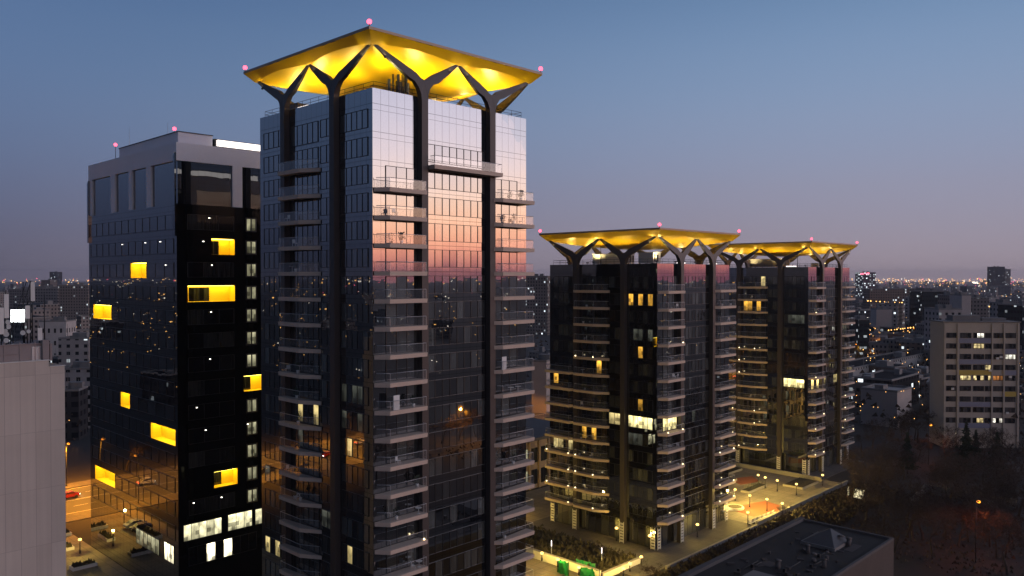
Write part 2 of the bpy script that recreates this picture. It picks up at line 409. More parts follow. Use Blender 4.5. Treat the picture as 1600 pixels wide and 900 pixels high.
def canopy_mesh(zt, drop):
    ov = 1.62; e0, e1 = -ov, W + ov; b = MB()
    b.box(e0, e1, e0, e1, zt - .32, zt, 1)
    ze = zt - .33; ztip = zt - 1.55; zb = zt - drop; c = Vector((W / 2, W / 2, 0))
    # perimeter described side by side: along direction d, outward n
    sides = [((0, 0), (1, 0), (0, -1)), ((W, 0), (0, 1), (1, 0)), ((W, W), (-1, 0), (0, 1)), ((0, W), (0, -1), (-1, 0))]
    ring = []; K = 10; tip_o = .45; q = 5.4
    def pt(s, t, o, z):
        (x, y), d, n = s; return Vector((x + d[0] * t + n[0] * o, y + d[1] * t + n[1] * o, z))
    for s in sides:
        corner0 = pt(s, 0, tip_o, ztip) + Vector((s[1][0], s[1][1], 0)) * -tip_o
        corner1 = pt(s, W, tip_o, ztip) + Vector((s[1][0], s[1][1], 0)) * tip_o
        mid = pt(s, W / 2, tip_o, ztip)
        E = lambda t: pt(s, t, ov - .02, ze)
        for A, B, ta, tb in ((corner0, mid, 0, W / 2), (mid, corner1, W / 2, W)):
            arc = []; up = []
            for k in range(K + 1):
                f = k / K; a = A.lerp(B, f)
                a = a + Vector((0, 0, .42 * math.sin(math.pi * f))) + Vector((s[2][0], s[2][1], 0)) * (.35 * math.sin(math.pi * f)); arc.append(a)
                ea, eb = E(ta + q), E(tb - q)
                up.append(A.lerp(ea, f / .42) if f < .42 else (ea.lerp(eb, (f - .42) / .16) if f < .58 else eb.lerp(B, (f - .58) / .42)))
            for k in range(K): b.face([arc[k], arc[k + 1], up[k + 1], up[k]], 2)
            ring += arc[:-1]
        b.face([mid, E(W / 2 + q), E(W / 2 - q)], 0)
        b.face([corner0, E(q), E(-ov)], 0); b.face([corner1, E(W + ov), E(W - q)], 0)
    nr = len(ring); J = 9; vs = []
    for j in range(J + 1):
        f = j / J
        for p in ring:
            g = 1 - (1 - f) ** 1.7; vs.append((p.x + (c.x - p.x) * f, p.y + (c.y - p.y) * f, p.z + (zb - p.z) * g))
    b.grid([(j * nr + k, j * nr + (k + 1) % nr, (j + 1) * nr + (k + 1) % nr, (j + 1) * nr + k) for j in range(J) for k in range(nr)], vs, 0, True)
    return b.mesh('canopy', [M['yellow'], M['canopy_edge'], M['yellow']])

BAL = {  # bay name: (face, slab plan, railing line)
    'A': (RF, [(.1, .1), (1.25, 1.7), (6.95, 1.7), (6.95, .1)], [(.3, .3), (1.35, 1.55), (6.85, 1.55), (6.85, .95)]),
    'C': (RF, [(19.2, .86), (20.1, 1.7), (26.35, 1.7), (26.35, .1)], [(19.7, .95), (20.2, 1.55), (26.2, 1.55), (26.2, .12)]),
    'L': (LF, [(10.9, .1), (13.6, 1.7), (18.75, 1.7), (18.75, .86)], [(11.2, .25), (13.7, 1.55), (18.6, 1.55), (18.6, .9)]),
    'K': (LF, [(19.4, .86), (19.9, 1.7), (26.4, 1.7), (26.4, .1)], [(19.8, .95), (20.1, 1.55), (26.2, 1.55), (26.2, .12)]),
    'M': (RF, [(7.95, .1), (7.95, 1.9), (19.9, 1.9), (19.9, .1)], [(8.1, .9), (8.1, 1.75), (19.75, 1.75), (19.75, .9)]),
}
BM = {k: (balcony_mesh(v[0], v[1]), railing_mesh(v[0], v[2])) for k, v in BAL.items()}
# window bays: name: (face, t0, width, panes, sill, head)
WIN = {
    'ra': (RF, 1.9, 4.7, 3, .08, 2.75), 'rm': (RF, 8.3, 9.9, 8, .55, 2.8), 'rc': (RF, 19.9, 4.6, 3, .08, 2.75),
    'ln': (LF, .9, 5.5, 5, .5, 2.75), 'lm': (LF, 8.3, 2.7, 2, .5, 2.75), 'lb': (LF, 11.6, 6.2, 5, .08, 2.75), 'lf': (LF, 20.0, 5.3, 4, .5, 2.75),
}
WMESH = {}
def wmesh(bay, mat):
    k = (bay, mat)
    if k not in WMESH:
        fc, t0, w, n, s0, s1 = WIN[bay]; WMESH[k] = window_mesh(fc, w, s1 - s0, n, M[mat])
    return WMESH[k]

rl = random.Random(77); BLAMP = MB().ball((0, 0, 0), .13, 0, 6, 4).mesh('balcony_lamp', [lamp('balcony_lamp_light', (1, .8, .45), 5)])
def tower(a, b, nf, top_bal, label, lit, left_low=-1, penthouse=False):
    root = thing('residential_tower', label, 'tower', P(a, b), ANG)
    para = 5.4 + 3.3 * nf + 1.8; zt = para + 6.5
    body = MB(); body.box(0, W, 0, W, 5.0, para, 0); body.box(.6, W - .6, .6, W - .6, 0, 5.0, 0)
    body.box(.35, W - .35, .35, W - .35, para - .55, para + .012, 1)
    put('facade_wall', body.mesh('facade_wall', [M['spandrel'], M['roof']]), root)
    for k in range(nf):
        z = 5.4 + 3.3 * k
        for bay, (fc, t0, w, n, s0, s1) in WIN.items():
            if penthouse and bay in ('ra', 'rc') and k > top_bal: continue
            mat = lit.get((bay, k), 'pane')
            if penthouse and bay == 'rm' and k == top_bal + 2: continue
            p = fc(t0, 0, z + s0)
            put('window' if bay in ('rm', 'ln', 'lm', 'lf') else 'balcony_door', wmesh(bay, mat), root, p)
        for bay in BAL:
            if bay == 'M':
                if not (penthouse and k == top_bal + 1): continue
            elif bay == 'K' and k > left_low: continue
            elif bay in ('A', 'C') and k > top_bal: continue
            elif bay == 'L' and k > top_bal + (1 if penthouse else 0): continue
            if k == 0 and bay != 'A' and bay != 'C': pass
            s = put('balcony', BM[bay][0], root, (0, 0, z)); put('railing', BM[bay][1], s, (0, 0, .01))
            if not penthouse and k <= 3 and bay != 'M' or (rl.random() < (.03 if penthouse else .1)):
                for t_ in (BAL[bay][1][1][0] + .3, BAL[bay][1][2][0] - .4):
                    if rl.random() < .6: put('balcony_lamp', BLAMP, s, BAL[bay][0](t_, 1.45, .12))
    tipz = zt - 1.55 + .12
    RB = lambda t, o, z: (t, W + o, z); LB = lambda t, o, z: (W + o, t, z)
    for fc in (RF, LF, RB, LB):
        for t0 in COLS:
            put('column', column_mesh(fc, t0, para, tipz, False), root)
    put('canopy', canopy_mesh(zt, 3.9 if penthouse else 3.4), root)
    for x, y in ((-1.45, -1.45), (W + 1.45, -1.45), (-1.45, W + 1.45), (W + 1.45, W + 1.45)):
        m = MB(); m.tube((0, 0, 0), (0, 0, .35), .07, .07, 6, 0); m.ball((0, 0, .55), .3, 1)
        bc = put('beacon', m.mesh('beacon', [M['darkmetal'], M['beacon']]), root, (x, y, zt))
        light(bc, (0, 0, .95), 'POINT', 40, (1, .1, .2), .2)
    # roof rail, lobby glazing and column louvres
    m = MB()
    for (x0, y0, x1, y1) in ((.5, .5, W - .5, .5), (W - .5, .5, W - .5, W - .5), (W - .5, W - .5, .5, W - .5), (.5, W - .5, .5, .5)):
        for zz in (.45, .9): m.tube((x0, y0, para + zz), (x1, y1, para + zz), .03, .03, 5)
        for q in range(14):
            f = q / 13; m.tube((x0 + (x1 - x0) * f, y0 + (y1 - y0) * f, para), (x0 + (x1 - x0) * f, y0 + (y1 - y0) * f, para + .9), .025, .025, 4)
    put('roof_railing', m.mesh('roof_railing', [M['darkmetal']]), root)
    for fc in (RF, LF):
        for t0, w in ((.9, 5.6), (8.3, 9.9), (19.9, 5.4)):
            put('lobby_window', window_mesh(fc, w, 3.9, max(3, int(w / 1.6)), M[lit.get('lobby', 'pane_dim')]), root, fc(t0, -.6, .25))
        for t0 in COLS + (.8, 25.6):
            m = MB()
            for q in range(7): m.box(-.45, .45, 0, .12, .3 + q * .55, .3 + q * .55 + .34, 0, fc)
            m.box(-.5, -.42, .0, .1, .1, 4.2, 0, fc); m.box(.42, .5, .0, .1, .1, 4.2, 0, fc)
            put('louvre_panel', m.mesh('louvre_panel', [M['whitep']]), root, fc(t0, .87 if t0 in COLS else .0, 0))
    # floodlights that wash the canopy from the roof
    fl = MB(); fl.box(-.22, .22, -.16, .16, .35, .6, 0); fl.tube((0, 0, 0), (0, 0, .36), .05, .05, 5, 0)
    flm = fl.mesh('floodlight', [M['darkmetal']])
    for (x, y) in [(t, e) for t in (3.2, 9.6, 16.8, 23.2) for e in (2.2, W - 2.2)] + [(e, t) for t in (9.6, 16.8) for e in (2.2, W - 2.2)]:
        f = put('floodlight', flm, root, (x, y, para + .012))
        d = Vector((x - W / 2, y - W / 2, 0)); d.normalize()
        rot = Vector((d.x * -.18, d.y * -.18, 1)).to_track_quat('-Z', 'Y').to_euler()
        light(f, (0, 0, .75), 'SPOT', FLOOD * (1.1 if penthouse else .62), (1, .79, .34), .25, rot, R(150))
    # small lamps just outside the forks light the eaves
    for fc in (RF, LF):
        for t0, dt in ((0.0, 1.6), (13.2, -1.6), (13.2, 1.6), (W, -1.6)):
            e = MB(); e.box(-.12, .12, -.12, .12, -.3, -.05); eo = put('eave_light', e.mesh('eave_light', [M['darkmetal']]), root, fc(t0 + dt, .5, tipz - 1.1))
            aim = Vector(fc(-dt * .8, .35, 1.5)); light(eo, (0, 0, .05), 'SPOT', 190, (1, .82, .38), .12, aim.to_track_quat('-Z', 'Y').to_euler(), R(105))
    return root, para
FLOOD = 2000

T1 = {'lobby': 'pane', ('ln', 7): 'pane_room', ('ln', 8): 'pane_dim', ('lb', 8): 'pane_room', ('lb', 7): 'pane_dim', ('ln', 3): 'pane_room', ('ln', 9): 'pane_dim', ('lf', 5): 'pane_dim', ('lf', 2): 'pane_room', ('lm', 4): 'pane_dim'}
tower(56.7, 78.0, 20, 17, 'tallest black glass tower with golden tree canopy reflecting the sunset', T1, -1, True)
T2 = {'lobby': 'pane', ('ln', 12): 'pane_amber', ('lm', 11): 'pane_amber', ('ln', 9): 'pane_amber', ('lb', 8): 'pane_amber', ('lf', 7): 'pane_amber', ('ln', 5): 'pane_glow', ('lm', 5): 'pane_room', ('ra', 5): 'pane_glow', ('ln', 6): 'pane_amber', ('lb', 4): 'pane_amber', ('lf', 3): 'pane_room', ('ln', 4): 'pane_dim', ('rm', 5): 'pane_dim', ('ln', 10): 'pane_dim'}
tower(125.5, 84.6, 14, 13, 'middle black glass tower under a flat golden canopy with stacked balconies', T2, 8)
T3 = {'lobby': 'pane', ('lb', 13): 'pane_room', ('ln', 5): 'pane_glow', ('ra', 5): 'pane_lit', ('rm', 5): 'pane_room', ('lb', 11): 'pane_amber', ('lm', 9): 'pane_amber', ('ln', 10): 'pane_dim', ('rc', 9): 'pane_dim'}
tower(199.5, 88.9, 14, 13, 'farthest black glass tower with golden canopy standing beside the dark park', T3, 9)

# furniture and plants left on the balconies
rb = random.Random(31)
def balcony_thing(tw, fc, t, k, kind, where):
    a, b = tw; l = fc(t, 1.05, 5.4 + 3.3 * k + .012); loc = P(a + l[0], b + l[1], l[2]); m = MB()
    if kind == 0:
        m.tube((0, 0, 0), (0, 0, .4), .16, .22, 8, 0)
        for _ in range(50):
            q, z, r = rb.uniform(0, 6.28), rb.uniform(.4, 1.3), rb.uniform(.05, .38); x, y = math.cos(q) * r, math.sin(q) * r; m.face([(x - .1, y, z), (x + .1, y + .06, z + .03), (x * 1.3, y * 1.3, z + .22)], 1)
        return tag(put('potted_plant', m.mesh('potted_plant', [M['whitep'], M['needle']]), None, loc, rb.uniform(0, 6)), 'potted plant standing on a balcony of ' + where, 'plant', 'potted plants on balconies of ' + where)
    if kind == 1:
        m.box(-.25, .25, -.25, .25, .4, .46); m.box(-.25, .25, .2, .26, .46, .9)
        for x in (-.22, .22):
            for y in (-.22, .22): m.box(x - .02, x + .02, y - .02, y + .02, 0, .4)
        return tag(put('balcony_chair', m.mesh('balcony_chair', [M['whitep']]), None, loc, rb.uniform(0, 6)), 'pale chair standing on a balcony of ' + where, 'chair', 'chairs on balconies of ' + where)
    m.tube((0, 0, .7), (0, 0, .74), .42, .42, 14); m.tube((0, 0, 0), (0, 0, .7), .04, .04, 6); m.tube((0, 0, 0), (0, 0, .03), .25, .22, 10)
    return tag(put('balcony_table', m.mesh('balcony_table', [M['whitep']]), None, loc), 'round pale table on a balcony of ' + where, 'table', 'tables on balconies of ' + where)
for tw, kmax, where, n_ in (((56.7, 78.0), 18, 'the tallest tower', 34), ((125.5, 84.6), 13, 'the middle tower', 30), ((199.5, 88.9), 13, 'the farthest tower', 14)):
    used_ = set()
    for _ in range(n_):
        fc, lo, hi = rb.choice(((RF, 2.0, 6.2), (RF, 20.6, 25.6), (LF, 14.2, 17.8))); k = rb.randrange(1, kmax); t_ = rb.uniform(lo, hi)
        if (fc, k, round(t_)) in used_: continue
        used_.add((fc, k, round(t_))); balcony_thing(tw, fc, t_, k, rb.choice((0, 0, 1, 1, 2)), where)

# plant on the tower roofs: each unit is a thing of its own
def roof_unit(name, label, cat, a, b, z, w, d, h, mat='plant_box', strip=False, group=None):
    m = MB(); m.box(-w / 2, w / 2, -d / 2, d / 2, .15, h, 0)
    for k in range(int(w / .9)):
        m.box(-w / 2 + .2 + k * .9, -w / 2 + .8 + k * .9, -d / 2 - .03, -d / 2 - .002, .4, h - .3, 1)
    m.box(-w / 2 - .1, w / 2 + .1, -d / 2 - .1, d / 2 + .1, h, h + .12, 0)
    for x in (-w / 2 + .2, w / 2 - .2):
        for y in (-d / 2 + .2, d / 2 - .2): m.box(x - .1, x + .1, y - .1, y + .1, 0, .15, 1)
    return tag(put(name, m.mesh(name, [M[mat], M['darkmetal']]), None, P(a, b, z), ANG), label, cat, group)
def pole_mast(name, label, cat, loc, h, r=.06, arms=0, group=None, mat='darkmetal'):
    m = MB(); m.tube((0, 0, 0), (0, 0, h), r, r * .5, 6)
    for k in range(arms):
        z = h * (.55 + .4 * k / max(1, arms)); m.tube((-.6, 0, z), (.6, 0, z), .03, .03, 4)
        m.box(-.75, -.5, -.12, .12, z - .7, z + .7, 0); m.box(.5, .75, -.12, .12, z - .7, z + .7, 0)
    return tag(put(name, m.mesh(name, [M[mat]]), None, loc, ANG), label, cat, group)
z1 = 5.4 + 66 + 1.8 + .012; z2 = 5.4 + 46.2 + 1.8 + .012
for i, (x, y) in enumerate(((5.8, 3.6), (7.0, 3.3), (8.0, 4.2))):
    pole_mast('antenna_mast', ('antenna mast with panel aerials at the near roof corner of the tallest tower', 'taller antenna mast behind the near roof corner of the tallest tower', 'third antenna mast set back beneath the tallest canopy')[i], 'antenna', P(56.7 + x, 78 + y, z1), 3.2 + .15 * i, .14, 1 + i % 2)
roof_unit('ventilation_unit', 'low grey ventilation unit on the roof of the tallest tower', 'rooftop unit', 56.7 + 14, 78 + 14, z1, 7, 4, 1.9)
roof_unit('ventilation_unit', 'small rooftop unit near the left parapet of the tallest tower', 'rooftop unit', 56.7 + 3.4, 78 + 21.5, z1, 2, 2, 1.5)
roof_unit('ventilation_unit', 'long pale rooftop unit lit yellow beneath the middle canopy', 'rooftop unit', 125.5 + 4.5, 84.6 + 13.5, z2, 1.8, 9, 2.0, 'whitep')
roof_unit('ventilation_unit', 'square pale rooftop unit behind the near fork of the middle tower', 'rooftop unit', 125.5 + 4.2, 84.6 + 4.6, z2, 2.5, 3.4, 2.1, 'whitep')
roof_unit('ventilation_unit', 'dark rooftop unit between the forks of the farthest tower', 'rooftop unit', 199.5 + 5, 88.9 + 13, z2, 3, 10, 2.2)
roof_unit('ventilation_unit', 'small pale rooftop unit at the right parapet of the farthest tower', 'rooftop unit', 199.5 + 15, 88.9 + 4, z2, 4, 2, 1.1, 'whitep')
pole_mast('antenna_mast', 'thin antenna mast under the middle tower canopy', 'antenna', P(125.5 + 2.4, 84.6 + 15, z2), 3.6, .1)
pole_mast('antenna_mast', 'thin antenna mast under the farthest tower canopy', 'antenna', P(199.5 + 2.5, 88.9 + 4, z2), 3.6, .1)
for (a, b, k, lab) in ((56.7 + .9, 78 + 16.5, 7, 'white strip light along the left parapet of the tallest tower'), (125.5 + 10, 84.6 + 1.2, 0, 'white strip light on the right parapet of the middle tower'), (199.5 + 1.0, 88.9 + 5, 7, 'white strip light on the left parapet of the farthest tower'), (125.5 + 22, 84.6 + 1.2, 0, 'white strip light at the far right corner of the middle tower roof')):
    m = MB(); L = 2.6
    m.box(-L / 2, L / 2, -.14, .14, .1, .32, 0); m.box(-L / 2, L / 2, -.2, .2, 0, .1, 1)
    o = tag(put('strip_light', m.mesh('strip_light', [M['strip'], M['darkmetal']]), None, P(a, b, z1 if a < 100 else z2), ANG + (math.pi / 2 if k else 0)), lab, 'light')
# white boards standing on two balconies of the tallest tower
for (t, k, lab) in ((2.4, 9, 'white board leaning on a lower left balcony rail of the tallest tower'), (20.6, 10, 'white board leaning beside the right column of the tallest tower')):
    m = MB(); m.box(-.5, .5, -.04, .04, 0, 1.75, 0); m.box(-.4, .4, -.05, -.041, .2, 1.55, 1)
    o = tag(put('notice_board', m.mesh('notice_board', [M['whitep'], M['whitep']]), None, P(56.7 + t, 78 - 1.36, 5.4 + 3.3 * k + .012), ANG + R(8)), lab, 'board')

# ------------------------------------------------------------------ office tower
def office():
    root = thing('office_tower', 'black glass office tower with white crown and glowing yellow loggias', 'office tower', P(53.4, 124.3), ANG)
    LX, LY, H = 40.0, 38.7, 71.8
    zc = 62.3                                   # underside of the white crown's openings
    boxes = [  # face, t0, t1, level
        (LF, 11.8, 18.4, 1), (LF, 27.5, 36.5, -1), (LF, 19.2, 23.3, -5), (LF, .9, 10.3, -6), (LF, 26.3, 36.2, -9),
        (RF, 5.6, 9.5, 2), (RF, 1.7, 9.5, 0), (RF, 11.0, 15.0, -4), (RF, 5.8, 9.8, -8)]
    L = lambda k: 47.0 + 3.75 * k
    BH = 2.55
    # the two visible walls are built as grids with real openings for the loggias
    wall = MB()
    def facewall(fc, length, mi):
        bs = [(t0, t1, L(k), L(k) + BH) for f, t0, t1, k in boxes if f is fc]
        ts = sorted({0, length} | {x for q in bs for x in q[:2]}); zs = sorted({0, zc} | {x for q in bs for x in q[2:]})
        for i in range(len(ts) - 1):
            for j in range(len(zs) - 1):
                ct, cz = (ts[i] + ts[i + 1]) / 2, (zs[j] + zs[j + 1]) / 2
                if any(q[0] < ct < q[1] and q[2] < cz < q[3] for q in bs): continue
                wall.face([fc(ts[i], 0, zs[j]), fc(ts[i + 1], 0, zs[j]), fc(ts[i + 1], 0, zs[j + 1]), fc(ts[i], 0, zs[j + 1])], mi)
    facewall(RF, LX, 1); facewall(LF, LY, 0)
    wall.face([(LX, 0, 0), (LX, LY, 0), (LX, LY, zc), (LX, 0, zc)], 0); wall.face([(0, LY, 0), (LX, LY, 0), (LX, LY, zc), (0, LY, zc)], 0)
    wall.face([(0, 0, zc), (LX, 0, zc), (LX, LY, zc), (0, LY, zc)], 2)
    put('facade_wall', wall.mesh('facade_wall', [M['office'], M['office_dark'], M['roof']]), root)
    # crown: recessed glass wall, white piers and band
    cr = MB(); g = MB()
    g.box(.32, LX - .32, .32, LY - .32, zc + .01, 69.0, 0)
    put('crown_glazing', g.mesh('crown_glazing', [M['office_pane']]), root)
    cr.box(0, LX, 0, LY, 69.0, H, 0)
    for t0, t1 in ((9.8, 11.6), (17.8, 19.2), (25.5, 27.5), (36.9, 38.7)): cr.box(t0, t1, -.0, -.95, zc + .004, 68.998, 0, lambda t, o, z: (-o * .33, t, z))
    for t0, t1 in ((9.2, 10.9), (20, 21.6), (30, 31.6), (38, 39.6)): cr.box(t0, t1, -.0, -.31, zc + .004, 68.998, 0, RF)
    put('crown', cr.mesh('crown', [M['white']]), root)
    for nm, fc, t0, t1 in (('corner_fin', LF, 0, .5), ('corner_fin', LF, 38.0, 38.62)):
        f = MB(); f.prism([(t0, zc - 5.0), (t1, zc - 5.0), (t1 + (.8 if t0 == 0 else -.9) * 0, zc + 2), (t1, 69.8 if t0 == 0 else 68.4), (t0, 70.2 if t0 == 0 else 68.9)], .02, .3, 0, lambda x, y, z: fc(x, z, y))
        put(nm, f.mesh(nm, [M['office']]), root)
    up = MB(); up.box(1.0, 6.6, 1.6, 26, H + .002, H + 1.9, 0); up.box(.9, 6.7, 1.5, 26.1, H + 1.9, H + 2.02, 1)
    put('roof_screen', up.mesh('roof_screen', [M['white'], M['darkmetal']]), root)
    pp = MB(); pp.box(7.2, 36, .9, 1.4, H + .35, H + 1.3, 0)
    put('roof_light', pp.mesh('roof_light', [M['strip']]), root)
    pb = MB(); pb.box(6.9, 36.1, 1.42, 14, H + .003, H + 1.5, 0)
    put('roof_plant', pb.mesh('roof_plant', [M['darkmetal']]), root)
    # loggias
    for fc, t0, t1, k in boxes:
        z0 = L(k); w = t1 - t0; dp = 1.7; b = MB()
        q = lambda t, o, z: fc(t, o, z)
        b.face([q(0, -dp, 0), q(w, -dp, 0), q(w, -dp, BH), q(0, -dp, BH)], 0)
        b.face([q(0, 0, 0), q(w, 0, 0), q(w, -dp, 0), q(0, -dp, 0)], 0)
        b.face([q(0, 0, BH), q(w, 0, BH), q(w, -dp, BH), q(0, -dp, BH)], 0)
        b.face([q(0, 0, 0), q(0, -dp, 0), q(0, -dp, BH), q(0, 0, BH)], 0); b.face([q(w, 0, 0), q(w, -dp, 0), q(w, -dp, BH), q(w, 0, BH)], 0)
        lg = put('loggia', b.mesh('loggia', [M['boxwall']]), root, fc(t0, 0, z0))
        c = MB(); c.box(.15, w - .15, -dp + .2, -.25, BH - .09, BH - .04, 0, fc)
        put('ceiling_light', c.mesh('ceiling_light', [M['boxlamp']]), lg)
        if fc is RF:
            ww = min(3.6, w * .42); s = .9 if w > 6 else .3
            put('door', window_mesh(fc, ww, 2.2, 2 if w < 6 else 4, M['office_pane_b']), lg, fc(s, -dp + .01, .05))
    # window bands
    wl = window_mesh(LF, 36.4, 2.3, 12, M['office_pane'], fr=.05); wr = window_mesh(RF, 7.6, 2.4, 3, M['office_pane_b']); wr2 = window_mesh(RF, 9.0, 2.4, 6, M['office_pane_b'])
    ws = window_mesh(RF, 1.75, 2.35, 2, M['stair'], fr=.22)
    wb = window_mesh(RF, 6.2, 2.6, 5, M['office_lit']); wb2 = window_mesh(RF, 11.5, 2.9, 8, M['office_white']); wb3 = window_mesh(RF, 4.2, 2.7, 3, M['office_lit'])
    mirror_win = window_mesh(LF, 3.6, 2.9, 3, M['office_white']); mirror_dim_win = window_mesh(LF, 9.5, 2.6, 6, M['stair'])
    for k in range(-10, 4):
        z = L(k) + .12
        taken = [(t0, t1) for f, t0, t1, kk in boxes if f is LF and kk == k]
        if not taken: put('window_band', wl, root, LF(1.1, 0, z))
        else:
            a0, a1 = taken[0]
            for s, e in ((1.1, a0 - .2), (a1 + .2, 37.5)):
                if e - s > 1.5: put('window_band', window_mesh(LF, e - s, 2.3, max(1, int((e - s) / 3)), M['office_pane'], fr=.05), root, LF(s, 0, z))
        if k > -10:
            if not any(f is RF and kk == k and t0 < 9 for f, t0, t1, kk in boxes): put('window_band', wr, root, RF(1.7, 0, z))
            if not any(f is RF and kk == k and t0 > 9 for f, t0, t1, kk in boxes): put('stair_window', ws, root, RF(11.5, 0, z))
            put('window_band', wr2, root, RF(16.5, 0, z))
    put('window_band', wb, root, RF(.8, 0, L(-10))); put('window_band', wb3, root, RF(8.1, 0, L(-10))); put('window_band', wb, root, RF(12.9, 0, L(-10)))
    put('base_window', wb2, root, RF(1.6, 0, L(-11) - .3)); put('base_window', wb3, root, RF(14.2, 0, L(-11)))
    put('base_window', mirror_win, root, LF(1.6, 0, L(-11))); put('base_window', mirror_dim_win, root, LF(7.2, 0, L(-11)))  # left-face lit panes imitate reflected windows of an unbuilt terrace building opposite
    # ceiling lamps glimpsed through the dark glass
    for fc, t, k in ((LF, 6, 2), (LF, 12, 2), (LF, 22, 2), (LF, 4, 1), (RF, 5.2, 3), (RF, 4.2, 2), (RF, 5.6, 1), (RF, 5.4, -1), (RF, 5.2, -3), (RF, 11.6, -6), (RF, 3, -5), (RF, 4.4, -6), (RF, 7, -9), (RF, 2.4, -9)):
        m = MB(); m.box(-.12, .12, .095, .12, 0, .11, 0, fc); put('ceiling_lamp', m.mesh('ceiling_lamp', [M['whitelamp']]), root, fc(t, 0, L(k) + 2.0))
    for x, y, h in ((.9, 27.5, 2.6), (1.2, 3.4, 2.4)):
        m = MB(); m.tube((0, 0, 0), (0, 0, h), .05, .04, 6, 0); m.ball((0, 0, h + .2), .3, 1)
        bc = put('beacon', m.mesh('beacon', [M['darkmetal'], M['beacon']]), root, (x, y, H)); light(bc, (0, 0, h + .6), 'POINT', 30, (1, .1, .2), .2)
    for x, y, h in ((1.6, 23, 5.5), (1.4, 6.4, 4), (22, 10, 5)):
        m = MB(); m.tube((0, 0, 0), (0, 0, h), .05, .015, 5, 0); put('mast', m.mesh('mast', [M['rail']]), root, (x, y, H))
office()

# ------------------------------------------------------------------ ground, roads, plazas (site frame: x along U, y along V)
def sheet(name, polys, z, mat, rz=ANG):
    m = MB()
    for p in polys: m.face([(x, y, 0) for x, y in p])
    return struct(name, m.mesh(name, [M[mat]]), (0, 0, z), rz)
def rect(a0, a1, b0, b1): return [(a0, b0), (a1, b0), (a1, b1), (a0, b1)]
def slabbox(name, a0, a1, b0, b1, z0, z1, mat, kind=True):
    m = MB(); m.box(a0, a1, b0, b1, z0, z1)
    return struct(name, m.mesh(name, [M[mat]]), (0, 0, 0), ANG)
sheet('ground', [rect(-9000, 9000, -9000, 9000)], 0, 'earth')
sheet('road', [rect(-900, 1200, 188, 211)], .012, 'asphalt')
m = MB()
for b_ in (188.6, 199.3, 199.8, 210.3):
    m.face([(-900, b_, 0), (1200, b_, 0), (1200, b_ + .15, 0), (-900, b_ + .15, 0)])
for b_ in (194, 205):
    for k in range(-60, 160): m.face([(k * 6, b_, 0), (k * 6 + 3, b_, 0), (k * 6 + 3, b_ + .15, 0), (k * 6, b_ + .15, 0)])
struct('road_marking', m.mesh('road_marking', [M['whitep']]), (0, 0, .018), ANG)
slabbox('pavement', -900, 1200, 182, 187.9, -.2, .13, 'paving'); slabbox('far_pavement', -900, 1200, 211.1, 216, -.2, .13, 'paving')
sheet('forecourt', [rect(38, 53.3, 120, 181.9)], .014, 'plaza')
sheet('side_road', [rect(40.9, 48.0, 60, 119.9)], .012, 'asphalt')
slabbox('terrace', 112, 152.5, 78.5, 113, -.2, .12, 'paving')
sheet('lit_court', [rect(112, 199, 113.1, 130)], .014, 'plaza')
sheet('plaza', [rect(152.6, 199, 79, 113)], .016, 'plaza')
sheet('playground_floor', [[(158, 82), (165, 80), (170, 82), (171, 86), (164, 88), (159, 87)], [(180, 97), (186, 95), (190, 99), (183, 102)]], .024, 'redfloor')
slabbox('far_terrace', 199.1, 226.5, 84.5, 116, -.2, .12, 'paving')
sheet('ramp_floor', [rect(86, 106.8, 83, 125)], .02, 'plaza')
sheet('car_park', [rect(10, 60, 20, 60)], .012, 'asphalt')

def lowwall(label, a0, a1, b0, b1, h, mat, z=0, name='garden_wall', cat='wall'):
    m = MB(); m.box(0, a1 - a0, 0, b1 - b0, 0, h, 0); m.box(-.06, a1 - a0 + .06, -.06, b1 - b0 + .06, h, h + .08, 1)
    return tag(put(name, m.mesh(name, [M[mat], M['kerb']]), None, P(a0, b0, z), ANG), label, cat)
lowwall('pale retaining wall lit yellow along the ramp below the planted bank', 106.9, 107.3, 83.4, 122, 1.5, 'whitep')
lowwall('short pale retaining wall at the front end of the planted bank', 107.4, 118, 82.9, 83.3, 1.1, 'whitep')
lowwall('kerb wall between the shop terrace and the hedge strip', 119, 152, 78.0, 78.4, .45, 'kerb')
lowwall('long low wall edging the lit plaza beside the hedge', 152.8, 199, 78.4, 78.8, .8, 'kerb')
lowwall('low wall with handrail in front of the farthest tower', 196.5, 196.9, 84, 112, 1.0, 'kerb')

# planted strips: hedge masses of countless leaves
def planting(name, a0, a1, b0, b1, h, n, mat, seed):
    rr = random.Random(seed); m = MB()
    for _ in range(n):
        x, y = rr.uniform(a0, a1), rr.uniform(b0, b1); hh = h * rr.uniform(.3, 1) ; z = rr.uniform(0, hh)
        s = rr.uniform(.12, .42); q = rr.uniform(0, 6.28); t = rr.uniform(-1, 1)
        dx, dy = math.cos(q) * s, math.sin(q) * s
        m.face([(x - dx, y - dy, z), (x + dx, y + dy, z + .1 * t), (x + dx * .2 + t * s, y + dy * .2, z + s * 1.6)], 0)
    o = struct(name, m.mesh(name, [M[mat]]), (0, 0, 0), ANG, 'stuff'); return o
planting('planted_bank', 107.5, 118.5, 83.5, 112, 1.6, 5200, 'hedge', 3)
planting('hedge_strip', 104, 198, 66, 77.0, 1.2, 9000, 'earth', 4)
planting('park_undergrowth', 150, 330, -20, 64, 1.6, 12000, 'twig', 5)

